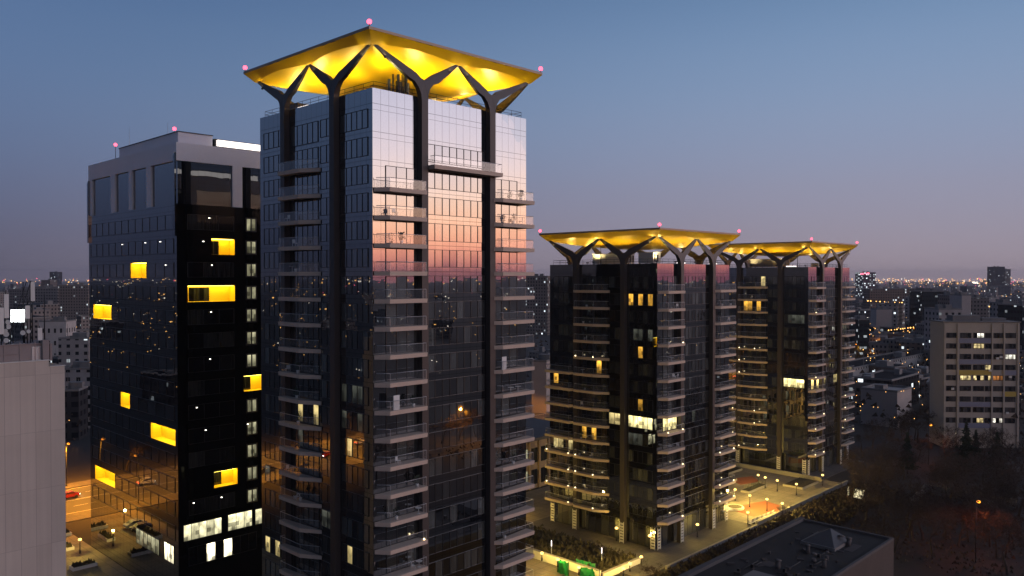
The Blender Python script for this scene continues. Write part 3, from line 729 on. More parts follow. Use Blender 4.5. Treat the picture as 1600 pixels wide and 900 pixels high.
for i, (a, b, w_, d_) in enumerate(((174, 91.5, 9, 2.2), (186, 84, 9, 5), (176, 99.5, 7, 3), (160, 92.5, 8, 3.5), (187, 104, 7, 6))):
    m = MB(); m.box(0, w_, 0, d_, 0, .5, 0); m.box(.2, w_ - .2, .2, d_ - .2, .5, .54, 1); rz_ = random.Random(i)
    for k in range(150):
        x, y = rz_.uniform(.3, w_ - .3), rz_.uniform(.3, d_ - .3); h_ = rz_.uniform(.3, 1.3); m.face([(x - .2, y, .54 + h_ * .5), (x + .2, y + .15, .54 + h_ * .4), (x, y + rz_.uniform(-.3, .3), .54 + h_)], 2)
    tag(put('shrub_bed', m.mesh('shrub_bed', [M['kerb'], M['earth'], M['needle']]), None, P(a, b, .02), ANG), ('long narrow shrub bed across the middle of the lit plaza', 'broad dark shrub bed by the hedge side of the lit plaza', 'shrub bed beside the smaller red patch of the plaza', 'shrub bed behind the middle tower at the plaza edge', 'shrub bed before the farthest tower steps')[i], 'plant bed')
# ------------------------------------------------------------------ lamps
def lamp_post_mesh(h, arm, mat, r=.26):
    m = MB(); m.tube((0, 0, 0), (0, 0, h), .11, .06, 7, 0); m.tube((0, 0, 0), (0, 0, .5), .17, .15, 7, 0)
    if arm: m.tube((0, 0, h - .05), (arm, 0, h + .25), .05, .04, 6, 0)
    hd = MB(); hd.box(-.42, .42, -.17, .17, .05, .2, 1) if arm else None
    hd.ball((0, 0, 0), r, 0, 8, 5, .7)
    return m.mesh('pole', [M['darkmetal']]), hd.mesh('lamp_head', [M[mat], M['darkmetal']])
LM = {'street': lamp_post_mesh(10.5, 1.6, 'sodium', .34), 'plaza': lamp_post_mesh(2.5, 0, 'warmlamp', .32), 'low': lamp_post_mesh(1.2, 0, 'warmlamp', .3), 'white': lamp_post_mesh(8, 1.0, 'whitelamp', .3)}
def street_lamp(kind, loc, label, power, col, rz=0, group=None):
    t = thing('street_lamp' if kind in ('street', 'white') else 'garden_lamp', label, 'lamp', loc, rz, group)
    put('pole', LM[kind][0], t); h, arm = {'street': (10.55, 1.6), 'plaza': (2.6, 0), 'low': (1.3, 0), 'white': (8.1, 1.0)}[kind]
    hd = put('lamp_head', LM[kind][1], t, (arm, 0, h))
    if arm: light(hd, (0, 0, -.35), 'SPOT', power, col, .2, (0, 0, 0), R(158)).data.spot_blend = .35
    else: light(hd, (0, 0, .35), 'POINT', power, col, .2)
    return t
SOD = (1, .37, .02); WRM = (1, .66, .13)
gs = 'street lamps along the boulevard'
for i in range(-4, 22):
    a = 36 + i * 30; 
    for b_, rz in ((185.5, math.pi / 2 + ANG), (213.5, -math.pi / 2 + ANG)):
        w = P(a + (28.5 if b_ > 200 else 0), b_, .13)
        street_lamp('street', w, 'tall sodium street lamp on the kerb of the orange boulevard', 30000 if i < 3 else 6000, SOD, rz, gs)
for lab, w in (('sodium lamp in the park beside the apartment block', pix(1453, 727, 0)), ('sodium lamp inside the fenced court of the park', pix(1528, 881, 0))):
    street_lamp('street', w, lab, 1500, (1, .2, .025), ANG)
for i, (px, py) in enumerate(((1150, 772), (1173, 782), (1200, 788), (1224, 795))):
    street_lamp('plaza', pix(px, py + 12), 'globe lamp in the row crossing the orange lit plaza', 4200, WRM, ANG, 'globe lamps across the plaza')
for i, (px, py) in enumerate(((1186, 748), (1197, 752), (1216, 757), (1246, 763), (1287, 748))):
    street_lamp('plaza', pix(px, py + 12), 'globe lamp at the foot of the farthest tower', 900, WRM, ANG, 'globe lamps at the farthest tower')
for i, (px, py) in enumerate(((847, 878), (872, 888), (905, 901), (975, 903), (985, 895), (1003, 884))):
    street_lamp('low', pix(px, py, 1.4), 'small bright lamp on the wall above the ramp', 1300, WRM, ANG, 'wall lamps above the ramp')
for lab, px, py in (('warm lamp at the glass foot of the middle tower nearest its corner', 1016, 861), ('warm lamp at the middle of the left foot of the middle tower', 964, 848), ('warm lamp beside the shop terrace by the middle tower', 1091, 842), ('warm lamp on the plaza edge behind the middle tower', 1170, 822), ('warm lamp by the far corner of the shop terrace', 1137, 812)):
    street_lamp('plaza', pix(px, py), lab, 700, WRM, ANG)
for lab, a, b in (('warm lamp lighting the court behind the middle tower', 118, 119), ('second warm lamp in the court beyond the tallest tower', 112, 127), ('lamp at the office forecourt kerb', 44, 172), ('lamp on the pale paving beside the office tower', 50.5, 160)):
    street_lamp('plaza', P(a, b), lab, 3600 if a > 100 else 1500, WRM, ANG)
for lab, px in (('white post light in the planted bank beside the ramp', 862), ('white post light midway along the planted bank', 941)):
    w = pix(px, 878 if px < 900 else 890); m = MB(); m.tube((0, 0, 0), (0, 0, 2.6), .07, .06, 6, 0); m.tube((0, 0, 2.6), (0, 0, 3.6), .08, .08, 6, 1)
    tag(put('post_light', m.mesh('post_light', [M['rail'], M['strip']]), None, w), lab, 'lamp')

# ------------------------------------------------------------------ things about the plaza
for i, (px, py, w, h, lab) in enumerate(((880, 900, 2.6, 2.4, 'green tarpaulin screen draped over a frame at the ramp'), (916, 897, 3.8, 2.0, 'wide green tarpaulin screen behind the ramp lamps'), (922, 905, 3.6, 1.6, 'lower green tarpaulin screen in front of the others'))):
    m = MB(); n = 9; rr = random.Random(i)
    fr = [[Vector(((-w / 2) + w * k / n, .16 * math.sin(k * 1.7 + j) + rr.uniform(-.06, .06), h * j / 4 - (.12 if j == 4 else 0) * math.sin(k * 2.1) ** 2)) for k in range(n + 1)] for j in range(5)]
    for j in range(4):
        for k in range(n): m.face([fr[j][k], fr[j][k + 1], fr[j + 1][k + 1], fr[j + 1][k]], 0, True)
        
    for k in (0, n): m.tube((-w / 2 + w * k / n, 0, 0), (-w / 2 + w * k / n, 0, h + .1), .05, .05, 5, 1)
    tag(put('tarpaulin_screen', m.mesh('tarpaulin_screen', [M['tarp'], M['darkmetal']]), None, pix(px, py, 0), ANG - math.pi / 2 + .15 * i), lab, 'screen')
def bench(loc, rz, label, group):
    t = thing('park_bench', label, 'bench', loc, rz, group)
    m = MB(); [m.box(-.9, .9, -.22 + k * .12, -.12 + k * .12, .42, .47) for k in range(4)]; put('seat', m.mesh('seat', [M['whitep']]), t)
    m = MB(); [m.box(-.9, .9, .26, .31, .55 + k * .14, .66 + k * .14) for k in range(3)]; put('backrest', m.mesh('backrest', [M['whitep']]), t)
    for x in (-.75, .75):
        m = MB(); m.box(x - .04, x + .04, -.2, .28, 0, .41); m.box(x - .04, x + .04, .2, .255, .42, .98); put('leg', m.mesh('leg', [M['darkmetal']]), t)
    return t
for k in range(6):
    bench(pix(1176 + k * 7, 822 - k * 3.2) , ANG, 'pale slatted bench in the row on the orange plaza', 'benches on the plaza')
m = MB(); n = 20
m.prism([(math.cos(6.283 * k / n) * 1.9, math.sin(6.283 * k / n) * 1.9) for k in range(n)], 0, .45, 0); m.prism([(math.cos(6.283 * k / n) * 1.5, math.sin(6.283 * k / n) * 1.5) for k in range(n)], .45, .5, 1)
tag(put('round_planter', m.mesh('round_planter', [M['whitep'], M['hedge']]), None, pix(1150, 796)), 'round pale planter on the red playground floor', 'planter')
def umbrella(loc, label, s, h, tilt):
    t = thing('parasol', label, 'parasol', loc, .4); m = MB(); m.tube((0, 0, 0), (0, 0, h), .05, .04, 6); put('pole', m.mesh('pole', [M['darkmetal']]), t)
    m = MB(); q = [(-s, -s), (s, -s), (s, s), (-s, s)]
    for k in range(4): m.face([(*q[k], h - .5), (*q[(k + 1) % 4], h - .5), (0, 0, h + .15)], 0)
    for k in range(4): m.face([(*q[k], h - .5), (*q[(k + 1) % 4], h - .5), (*q[(k + 1) % 4], h - .75), (*q[k], h - .75)], 0)
    c = put('cover', m.mesh('cover', [M['whitep']]), t); c.rotation_euler = (tilt, 0, 0); return t
def lightbox(loc, rz, w, h, label, lean):
    t = thing('light_sign', label, 'sign', loc, rz); m = MB(); m.box(-w / 2, w / 2, -.2, .2, .9, .9 + h, 0); put('sign_box', m.mesh('sign_box', [M['darkmetal']]), t)
    m = MB(); m.box(-w / 2 + .08, w / 2 - .08, -.23, -.202, .98, .82 + h, 0); put('sign_face', m.mesh('sign_face', [M['litsign']]), t)
    for x in (-w / 3, w / 3):
        m = MB(); m.tube((x, 0, 0), (x, 0, .9), .06, .06, 6); put('post', m.mesh('post', [M['darkmetal']]), t)
    t.rotation_euler = (0, lean, rz); return t
M['litsign'] = lamp('warm_sign_face', (1, .86, .5), 1.1)
lightbox(pix(1340, 786), R(10), 2.4, 2.2, 'glowing white sign panel standing in the dark park hedge', .25)
lightbox(pix(1326, 782), R(55), 1.6, 2.0, 'narrow glowing sign panel beside the larger one in the hedge', -.1)
umbrella(pix(1131, 812), 'square cream parasol at the corner of the middle tower terrace', 1.5, 2.7, 0)

# ------------------------------------------------------------------ low roofed pavilion at the front right
def pavilion():
    t = thing('flat_roofed_hall', 'low hall with dark felt roof and pale parapet before the middle tower', 'building', P(70, 45.5), ANG)
    Lx, Ly, h = 64, 15.5, 9.0
    m = MB(); m.box(0, Lx, 0, Ly, 0, h, 0); put('wall', m.mesh('wall', [M['hallwall']]), t)
    m = MB(); m.box(.5, Lx - .5, .5, Ly - .9, h + .003, h + .06); put('roof', m.mesh('roof', [M['felt']]), t)
    m = MB()
    m.box(0, Lx, Ly - .85, Ly, h + .002, h + .55); m.box(0, Lx, 0, .4, h + .002, h + .4); m.box(Lx - .4, Lx, .41, Ly - .86, h + .002, h + .4)
    put('parapet', m.mesh('parapet', [M['felt_edge']]), t)
    m = MB(); m.grid([(0, 1, 4), (1, 2, 4), (2, 3, 4), (3, 0, 4)], [(0, 0, 0), (6, 0, 0), (6, 5, 0), (0, 5, 0), (4.6, 2.5, 1.5)], 0, False); m.box(-.2, 6.2, -.2, 5.2, -.5, -.01, 1)
    put('skylight', m.mesh('skylight', [M['skyl'], M['concrete']]), t, (52, 4.6, h + .57))
    m = MB(); m.box(0, 7, 0, 5, 0, 1.3); put('roof_hatch', m.mesh('roof_hatch', [M['concrete']]), t, (26, 3, h + .06))
    rr = random.Random(2)
    for k in range(14):
        m = MB(); L = rr.uniform(1.5, 6); q = rr.choice((0, 1)); m.tube((0, 0, .12), (L * q, L * .5 * (1 - q), .12), .07, .07, 5); m.box(-.2, .2, -.2, .2, 0, .5)
        put('duct', m.mesh('duct', [M['darkmetal']]), t, (rr.uniform(18, 56), rr.uniform(1.5, 12), h + .062))
    for k in range(9):
        m = MB(); r = rr.uniform(.2, .4); m.tube((0, 0, 0), (0, 0, rr.uniform(.5, 1.3)), r, r, 8); m.tube((0, 0, 1.2), (0, 0, 1.4), r * 1.5, r * .5, 8); put('vent', m.mesh('vent', [M['felt_edge']]), t, (rr.uniform(18, 60), rr.uniform(2, 12.5), h + .062))
    for k in range(7):
        m = MB(); a_, b_ = rr.uniform(2, 7), rr.uniform(1.2, 3); m.box(0, a_, 0, b_, 0, .02 + k * .003); put('felt_patch', m.mesh('felt_patch', [M['patch']]), t, (rr.uniform(15, 54), rr.uniform(1, 11), h + .062))
    for k in range(40):
        m = MB(); s = rr.uniform(.3, 1.1); m.box(0, s, 0, s * rr.uniform(.2, .8), 0, rr.uniform(.08, .35)); o = put('loose_panel', m.mesh('loose_panel', [M['patch']]), t, (rr.uniform(20, 61), rr.uniform(2, 13), h + .062), rr.uniform(0, 3))
M['felt_edge'] = paint('roof_edge', (.10, .09, .088), .9, 0, .35)
M['patch'] = paint('felt_patch', (.065, .052, .05), .9, 0, .5, .6)
M['felt'] = paint('roof_felt', (.02, .017, .017), .92, 0, .55, .35, .3)
M['hallwall'] = paint('hall_render', (.08, .058, .048), .9, 0, .4, .3)
M['skyl'] = paint('skylight_panes', (.06, .058, .062), .6, 0, .3)
pavilion()

# ------------------------------------------------------------------ trees
def tree_mesh(seed, h, spread, twigs):
    rr = random.Random(seed); tr = MB(); cr = MB()
    def grow(p, d, L, r, depth):
        n = 3 if depth < 2 else 2; q = p
        for k in range(n):
            d2 = (d + Vector((rr.uniform(-1, 1), rr.uniform(-1, 1), rr.uniform(-.3, .6))) * .18).normalized()
            e = q + d2 * (L / n); r2 = r * (1 - .3 / n * (k + 1) / 1.0)
            (tr if depth < 2 else cr).tube(q, e, r, r2, 6 if depth < 1 else (4 if depth < 2 else 3), 0, False); q, d, r = e, d2, r2
            if depth >= 1 and depth < 5:
                for _ in range(1 if depth < 4 else twigs):
                    a = d2.orthogonal().normalized(); a.rotate(Matrix.Rotation(rr.uniform(0, 6.28), 3, d2))
                    grow(e, (d2 * rr.uniform(.5, .9) + a * spread + Vector((0, 0, .12))).normalized(), L * rr.uniform(.5, .72), max(.02, r * .55), depth + 1)
        if depth < 5:
            for _ in range(3 if depth == 0 else 2):
                a = d.orthogonal().normalized(); a.rotate(Matrix.Rotation(rr.uniform(0, 6.28), 3, d))
                grow(q, (d * .8 + a * spread).normalized(), L * rr.uniform(.6, .8), max(.02, r * .68), depth + 1)
    grow(Vector((0, 0, 0)), Vector((0, 0, 1)), h * .33, h * .022, 0)
    return tr.mesh('trunk', [M['bark']]), cr.mesh('crown', [M['twig']])
def pine_mesh(seed, h):
    rr = random.Random(seed); tr = MB(); cr = MB(); tr.tube((0, 0, 0), (0, 0, h * .97), h * .018, .03, 7)
    for k in range(1500):
        z = h * (1 - rr.random() ** .6 * .88); rad = (h - z) * .3 * rr.uniform(.3, 1.05) * (.75 + .35 * math.sin(z * 3.1)); q = rr.uniform(0, 6.28)
        x, y = math.cos(q) * rad, math.sin(q) * rad; s = rr.uniform(.25, .6); a = rr.uniform(0, 6.28)
        cr.face([(x - math.cos(a) * s, y - math.sin(a) * s, z), (x + math.cos(a) * s, y + math.sin(a) * s, z - .15), (x * 1.12, y * 1.12, z + s * .9 - .2)], 0)
    return tr.mesh('trunk', [M['bark']]), cr.mesh('crown', [M['needle']])
BARE = [tree_mesh(s, 11, .8, 2) for s in (1, 2, 3, 4)]; PINE = [pine_mesh(s, 13) for s in (1, 2)]
def tree(kind, loc, label, s, rz, group):
    t = thing('bare_tree' if kind < 4 else 'evergreen_tree', label, 'tree', loc, rz, group); t.scale = (s, s, s)
    me = BARE[kind] if kind < 4 else PINE[kind - 4]
    put('trunk', me[0], t); put('crown', me[1], t); return t
rr = random.Random(11)
def clear(w):
    a, b = ab(w)
    return not ((53 < a < 86 and 76 < b < 165) or (120 < a < 155 and 76 < b < 115) or (150 < a < 228 and 76 < b < 118) or (66 < a < 148 and 42 < b < 66) or 180 < b < 218)
n = 0
while n < 90:
    w = pix(rr.uniform(1345, 1600), rr.choice((rr.uniform(640, 900), rr.uniform(575, 900))))
    if not clear(w) or w.y < 95: continue
    if 225 < w.y < 270 and 1440 < w.x / w.y * F + 800 < 1610: continue
    q = w.x / w.y * F + 800
    if (abs(q - 1453) < 22 and 165 < w.y < 222) or (abs(q - 1528) < 26 and 100 < w.y < 148): continue
    n += 1
    tree(rr.randrange(4), w, 'bare leafless tree in the dark park', rr.uniform(.75, 1.25), rr.uniform(0, 6.28), 'bare trees in the dark park')
for i, (px, py) in enumerate(((1512, 742), (1527, 735), (1560, 745), (1420, 742))):
    tree(4 + i % 2, pix(px, py), 'dark evergreen tree in front of the ten storey apartment block', rr.uniform(.8, 1.05), i, 'evergreens before the apartment block')
for i in range(26):
    a = -60 + i * 22
    for b_ in (219,):
        tree(i % 4, P(a + rr.uniform(-4, 4), b_ - 1 + rr.uniform(0, 4)), 'bare street tree lit orange by the boulevard lamps', rr.uniform(.8, 1.1), rr.uniform(0, 6), 'bare street trees along the boulevard')
for i in range(10):
    tree(i % 4, P(112 + i * 9, 68 + rr.uniform(0, 7)), 'slim bare tree in the hedge strip before the shop terrace', rr.uniform(.35, .55), rr.uniform(0, 6), 'slim trees in the hedge strip')
for i in range(9):
    tree(i % 4, P(100 + rr.uniform(-14, 40), 48 - 70 + rr.uniform(-25, 25)), 'bare tree at the near edge of the park', rr.uniform(.9, 1.2), rr.uniform(0, 6), 'bare trees in the near park')
tl = P(0, 0) + Vector((142, 102, 0))
for i in range(4):
    tree(i, tl + Vector((i * 4 - 6, i * 5 - 8, 0)), 'bare tree beside the sodium lamp past the park', 1.0, i, 'bare trees round the sodium lamp')
sl = street_lamp('street', tl + Vector((-4, -3, 0)), 'sodium lamp among bare trees past the park', 9000, SOD, 2.6)
light(sl, (1.6, 0, 9.6), 'POINT', 9000, SOD, .3)

# ------------------------------------------------------------------ fence in the park
def fence(p0, p1, h, label, mat='concrete'):
    d = (p1 - p0); L = d.length; t = thing('panel_fence', label, 'fence', p0, math.atan2(d.y, d.x))
    m = MB(); n = int(L / 3)
    for k in range(n): m.box(k * L / n + .12, (k + 1) * L / n - .12, -.04, .04, .1, h - .1)
    put('panel', m.mesh('panel', [M[mat]]), t)
    for k in range(n + 1):
        m = MB(); m.box(-.1, .1, -.1, .1, 0, h); put('post', m.mesh('post', [M['concrete']]), t, (k * L / n, 0, 0))
fence(pix(1425, 795), pix(1447, 772), 2.2, 'short run of grey panel fence along the park court')
fence(pix(1449, 772), pix(1590, 796), 2.2, 'long run of grey panel fence across the park court')

# ------------------------------------------------------------------ cars
def car_meshes(paintmat):
    b = MB(); prof = [(-2.1, .35), (-2.15, .75), (-1.95, .95), (-1.35, 1.02), (-.75, 1.45), (.75, 1.47), (1.5, 1.0), (2.1, .88), (2.15, .5), (2.05, .3)]
    b.prism(prof, -.85, .85, 0, lambda x, y, z: (x, z, y))
    g = MB()
    for s in (-1, 1): g.face([(-1.15, s * .862, 1.05), (-.68, s * .862, 1.38), (.7, s * .862, 1.4), (1.25, s * .862, 1.05)], 0)
    g.face([(.8, -.7, 1.452), (.8, .7, 1.452), (1.47, .75, 1.035), (1.47, -.75, 1.035)], 0); g.face([(-.8, -.7, 1.43), (-.8, .7, 1.43), (-1.33, .75, 1.05), (-1.33, -.75, 1.05)], 0)
    w = MB(); w.tube((0, -.1, 0), (0, .1, 0), .32, .32, 12)
    hl = MB(); hl.box(2.12, 2.19, -.16, .16, .6, .78); tlm = MB(); tlm.box(-2.2, -2.12, -.16, .16, .72, .9)
    return (b.mesh('body', [paintmat]), g.mesh('window', [M['frame']]), w.mesh('wheel', [M['tyre']]), hl.mesh('headlight', [M['head']]), tlm.mesh('tail_light', [M['tail']]))
CM = {k: car_meshes(M[k]) for k in ('carred', 'cardark', 'carwhite')}
def car(kind, loc, rz, label, group=None, on=True):
    t = thing('car', label, 'car', loc, rz, group); me = list(CM[kind])
    if not on: me[3], me[4] = OFF
    put('body', me[0], t); put('window', me[1], t)
    for x in (-1.3, 1.35):
        for y in (-.8, .8): put('wheel', me[2], t, (x, y, .32))
    for y in (-.6, .6): put('headlight', me[3], t, (0, y, 0)); put('tail_light', me[4], t, (0, y, 0))
OFF = [me.copy() for me in CM['cardark'][3:]]; OFF[0].materials[0] = M['headoff']; OFF[1].materials[0] = M['tailoff']
w = pix(112, 778); a0, b0 = ab(w)
car('carred', P(a0 - 1, b0, .018), ANG, 'red car driving away along the orange boulevard beside the panel wall')
for i, (a, b, k) in enumerate(((28, 202, 'carwhite'), (8, 191.5, 'cardark'), (-14, 196.8, 'carred'), (-30, 203, 'carwhite'), (96, 202.5, 'cardark'), (128, 207, 'carwhite'))):
    car(k, P(a, b, .018), ANG + (math.pi if b > 200 else 0), 'car with its lights on driving on the boulevard', 'cars on the boulevard')
for i in range(2):
    car(('cardark', 'carwhite')[i], P(43.0, 166 + i * 3.1, .014), ANG, ('dark car parked nearest the forecourt lamp', 'white car parked on the forecourt beside a dark one')[i], None, False)
for i, (a, b, w_, d_) in enumerate(((47, 172.5, 6, 2.4), (42, 158, 1.8, 6), (46.5, 151, 4, 2), (49, 163, 1.5, 5))):
    m = MB(); m.box(0, w_, 0, d_, 0, .55, 0); m.box(.25, w_ - .25, .25, d_ - .25, .55, .6, 1)
    for k in range(60):
        x, y = rr.uniform(.3, w_ - .3), rr.uniform(.3, d_ - .3); m.face([(x - .2, y, .6), (x + .2, y + .1, .6), (x, y + rr.uniform(-.2, .2), .6 + rr.uniform(.2, .8))], 1)
    tag(put('raised_planter', m.mesh('raised_planter', [M['whitep'], M['hedge']]), None, P(a, b, .014), ANG), ('pale kerbed planter nearest the boulevard beside the office tower', 'long pale planter on the forecourt opposite the office tower', 'short pale planter in the middle of the forecourt', 'slim pale planter along the office tower foot')[i], 'planter')

# ------------------------------------------------------------------ panel-clad building at the left edge
M['penthouse'] = paint('penthouse_render', (.3, .25, .24), .9, 0, .25)
def panel_building():
    D0 = 95; K = D0 / 125; x = (100 - 800) / F * D0; a, b = ab(Vector((x, D0, 0)))
    t = thing('panel_clad_building', 'windowless pale panel wall of the near building with cluttered roof', 'building', P(a, b), ANG)
    top = 51 - (131 / F) * (D0 - 1)
    m = MB(); m.box(-12.6, -1.68, 0, 12, 0, top); m.box(-1.68, 0, .02, 11.5, 0, top - .75); put('wall', m.mesh('wall', [M['panelwall']]), t)
    m = MB(); m.box(-12.7, -1.6, -.1, .25, top, top + .1); m.box(-1.6, .08, -.08, .25, top - .75, top - .67); put('coping', m.mesh('coping', [M['whitep']]), t)
    def DX(px, dy):                         # distance along the front wall for a thing dy behind it
        r = (px - 800) / F; A = P(a, b + dy); return (r * A.y - A.x) / (U.x - r * U.y)
    e = DX(76, 1.2)
    m = MB(); m.box(-12.0, 0, 0, 7, .002, 2.5); m.box(-12.1, .2, -.2, 7.2, 2.5, 2.62)
    for k in range(1, 6): m.box(-k * 2.05, -k * 2.05 + .15, -.12, -.002, .01, 2.9)
    m.box(-9.5, -4.2, -.16, -.05, 1.1, 1.25)
    ph = put('penthouse', m.mesh('penthouse', [M['penthouse']]), t, (e, 1.2, top)); ph.scale = (K, K, K)
    m = MB(); m.box(0, 1.4, 0, .06, 0, 2.1); m.box(.06, .66, -.02, -.002, .1, 2.0, 1); m.box(.76, 1.34, -.02, -.002, .1, 2.0, 1); put('door', m.mesh('door', [M['whitep'], M['rail']]), ph, ((DX(49, 1.15) - e) / K, -.08, .01))
    m = MB(); m.box(0, .9, 0, 1.5, 0, 3.2); m.box(1.1, 1.4, .3, .7, 0, 2.6); put('chimney', m.mesh('chimney', [M['penthouse']]), t, (DX(66, .5), .5, top - .1)).scale = (K, K, K)
    zr = top + 2.62 * K
    Q = lambda px, dy, z=zr: P(a + DX(px, dy), b + dy, z)
    def mast(px, dy, h, lab, panels=()):
        mm = MB(); mm.tube((0, 0, 0), (0, 0, h), .09, .06, 6)
        for z, s_ in panels: mm.box(-.3, .3, -.34, -.1, z, z + s_, 1)
        tag(put('antenna_mast', mm.mesh('antenna_mast', [M['darkmetal'], M['whitep']]), None, Q(px, dy * K), ANG), lab, 'antenna').scale = (K, K, K)
    mast(9, 2.2, 8.2, 'tall mast with long white panel aerial on the near roof', ((4.0, 3.6),)); mast(42, 2.2, 7.0, 'mast with short panel aerial at the near roof edge', ((3.8, 2.0),)); mast(1, 2, 6, 'mast with wide white panel at the edge of the picture on the near roof', ((1.6, 4),))
    mast(47, 4, 9.6, 'tallest bare mast on the near roof'); mast(36, 4, 9.4, 'bare mast beside the tallest one on the near roof'); mast(61, 2, 2.6, 'short mast with a slim panel aerial by the roof door', ((.4, 1.9),)); mast(69, 2.4, 7.5, 'lone mast nearest the step in the roof of the near building')
    mast(50, 5, 9.5, 'mast carrying a broad pale aerial behind the roof door', ((6.4, 3.0),))
    for i, (px, py, r) in enumerate(((12, 503.5, .36), (12.5, 510.5, .38), (8, 517, .3), (9, 522.5, .4), (9, 532, .38), (35, 520, .38), (44, 518, .3))):
        w = Q(px, 1.5); r *= K; z = 51 - (py - 432) / F * w.y; mm = MB(); mm.tube((0, 0, 0), (0, .14, 0), r, r * .7, 16); mm.tube((0, .13, 0), (0, .6, 0), .05, .05, 5, 1); mm.tube((0, .6, zr - z), (0, .6, .3), .04, .04, 5, 1)
        tag(put('dish_antenna', mm.mesh('dish_antenna', [M['whitep'], M['darkmetal']]), None, Vector((w.x, w.y, z)), ANG - .6), 'round white drum antenna on the cluttered near roof', 'antenna', 'drum antennas on the near roof')
    s = thing('floodlit_panel', 'glaring white light panel on a frame above the near roof', 'light panel', Q(28, 3), ANG - .6); s.scale = (K, K, K)
    mm = MB(); mm.box(-1.0, 1.0, -.2, 0, 3.2, 5.2); mm.tube((-.8, .1, 0), (-.8, .1, 5), .06, .06, 5); mm.tube((.8, .1, 0), (.8, .1, 5), .06, .06, 5)
    for q in range(4): mm.tube((-.8, .1, q * 1.1), (.8, .1, q * 1.1 + 1), .03, .03, 4)
    put('frame', mm.mesh('frame', [M['darkmetal']]), s); mm = MB()
    for q in range(2):
        for j in range(2): mm.box(-.95 + q, -.05 + q, -.24, -.202, 3.25 + j, 4.15 + j)
    put('lamp_panel', mm.mesh('lamp_panel', [M['billboard']]), s)
    for i, (dx, l) in enumerate(((16, 2.2), (23, 2.2), (31, 2.0))):
        mm = MB(); mm.tube((0, 0, 0), (l * K, 0, 7.5 * K), .05, .04, 5); tag(put('stay_strut', mm.mesh('stay_strut', [M['darkmetal']]), None, Q(dx, 3 + .3 * i, zr + 2 * K), ANG), 'dark slanting stay bracing the masts on the near roof', 'strut', 'mast stays on the near roof')
panel_building()

# ------------------------------------------------------------------ the apartment block at the right
M['flat_wall'] = paint('apartment_render', (.46, .40, .34), .9, 0, .18, .3); M['flat_blue'] = paint('blue_grey_panel', (.26, .26, .34), .85, 0, .15); M['flat_yellow'] = paint('yellow_panel', (.55, .40, .09), .8, 0, .15)
M['flat_pane'] = glass('flat_glass', .07, dark=(.01, .01, .012), curtain=(.22, .2, .2), tilt=.01)
M['flat_lit'] = glass('flat_lit_glass', .05, curtain=(.1, .1, .1), lit=((1, .78, .36), 2.0), litp=.8); M['flat_white'] = glass('flat_bright_glass', .05, lit=((1, .95, .8), 2.6), litp=.8); M['flat_amber'] = glass('flat_amber_glass', .05, lit=((1, .38, .1), .8), litp=1.1)
def apartment():
    d = 240; w = at(1475, d); t = thing('apartment_block', 'ten storey beige apartment block with yellow and blue balcony panels', 'building', w, R(-4))
    Wd, Dp = 21.8, 9; H = 51 - 72 / F * d; fl = 3.16; n = 11
    m = MB(); m.box(0, Wd, 0, Dp, 0, H); put('wall', m.mesh('wall', [M['flat_wall']]), t)
    m = MB(); m.box(-.25, Wd + .25, -.25, Dp + .25, H + .002, H + .35); m.box(4, 12, 3, 7, H + .35, H + 2.0); m.box(13, 20, 4, 7, H + .35, H + 1.2); put('roof', m.mesh('roof', [M['concrete']]), t)
    bays = [(.9, 3.6), (4.8, 7.9), (8.6, 11.6), (12.0, 13.6), (14.2, 17.0), (17.7, 20.6)]
    for x in (.3, 4.1, 13.9, 17.3, Wd - .5):
        m = MB(); m.box(-.22, .22, -.32, -.002, 0, H - .3); put('pilaster', m.mesh('pilaster', [M['flat_wall']]), t, (x, 0, 0))
    rr = random.Random(5); F3 = lambda tt, o, z: (tt, -o, z); ms = {}
    lit = {(2, 9): 'flat_white', (2, 8): 'flat_lit', (5, 7): 'flat_white', (1, 5): 'flat_lit', (2, 5): 'flat_lit', (4, 5): 'flat_amber', (3, 6): 'flat_lit', (4, 1): 'flat_white', (2, 1): 'flat_lit', (3, 5): 'flat_lit'}
    for k in range(1, n - 1):
        z = H - 2.4 - (n - 1 - k) * fl + 1.0
        for i, (x0, x1) in enumerate(bays):
            mt = lit.get((i, k), 'flat_pane'); key = (x1 - x0, mt)
            if key not in ms: ms[key] = window_mesh(F3, x1 - x0, 1.55, 3 if x1 - x0 > 2 else 2, M[mt], fr=.14)
            put('window', ms[key], t, (x0, 0, z))
        for (x0, x1), q in (((4.4, 13.6), 'b' if k in (9, 7, 3, 1) else ('y' if k in (6,) else '')), ((17.6, 20.9), 'b' if k in (8, 6) else ('y' if k == 4 else ''))):
            if q:
                m = MB(); m.box(x0, x1, -.2, -.004, z - 1.5, z - .1); put('balcony_panel', m.mesh('balcony_panel', [M['flat_yellow' if q == 'y' else 'flat_blue']]), t)
    for k in range(6):
        m = MB(); m.box(-.4, .4, -.55, -.21, 0, .6); put('air_conditioner', m.mesh('air_conditioner', [M['whitep']]), t, (rr.uniform(2, 20), 0, rr.uniform(8, 28)))
apartment()

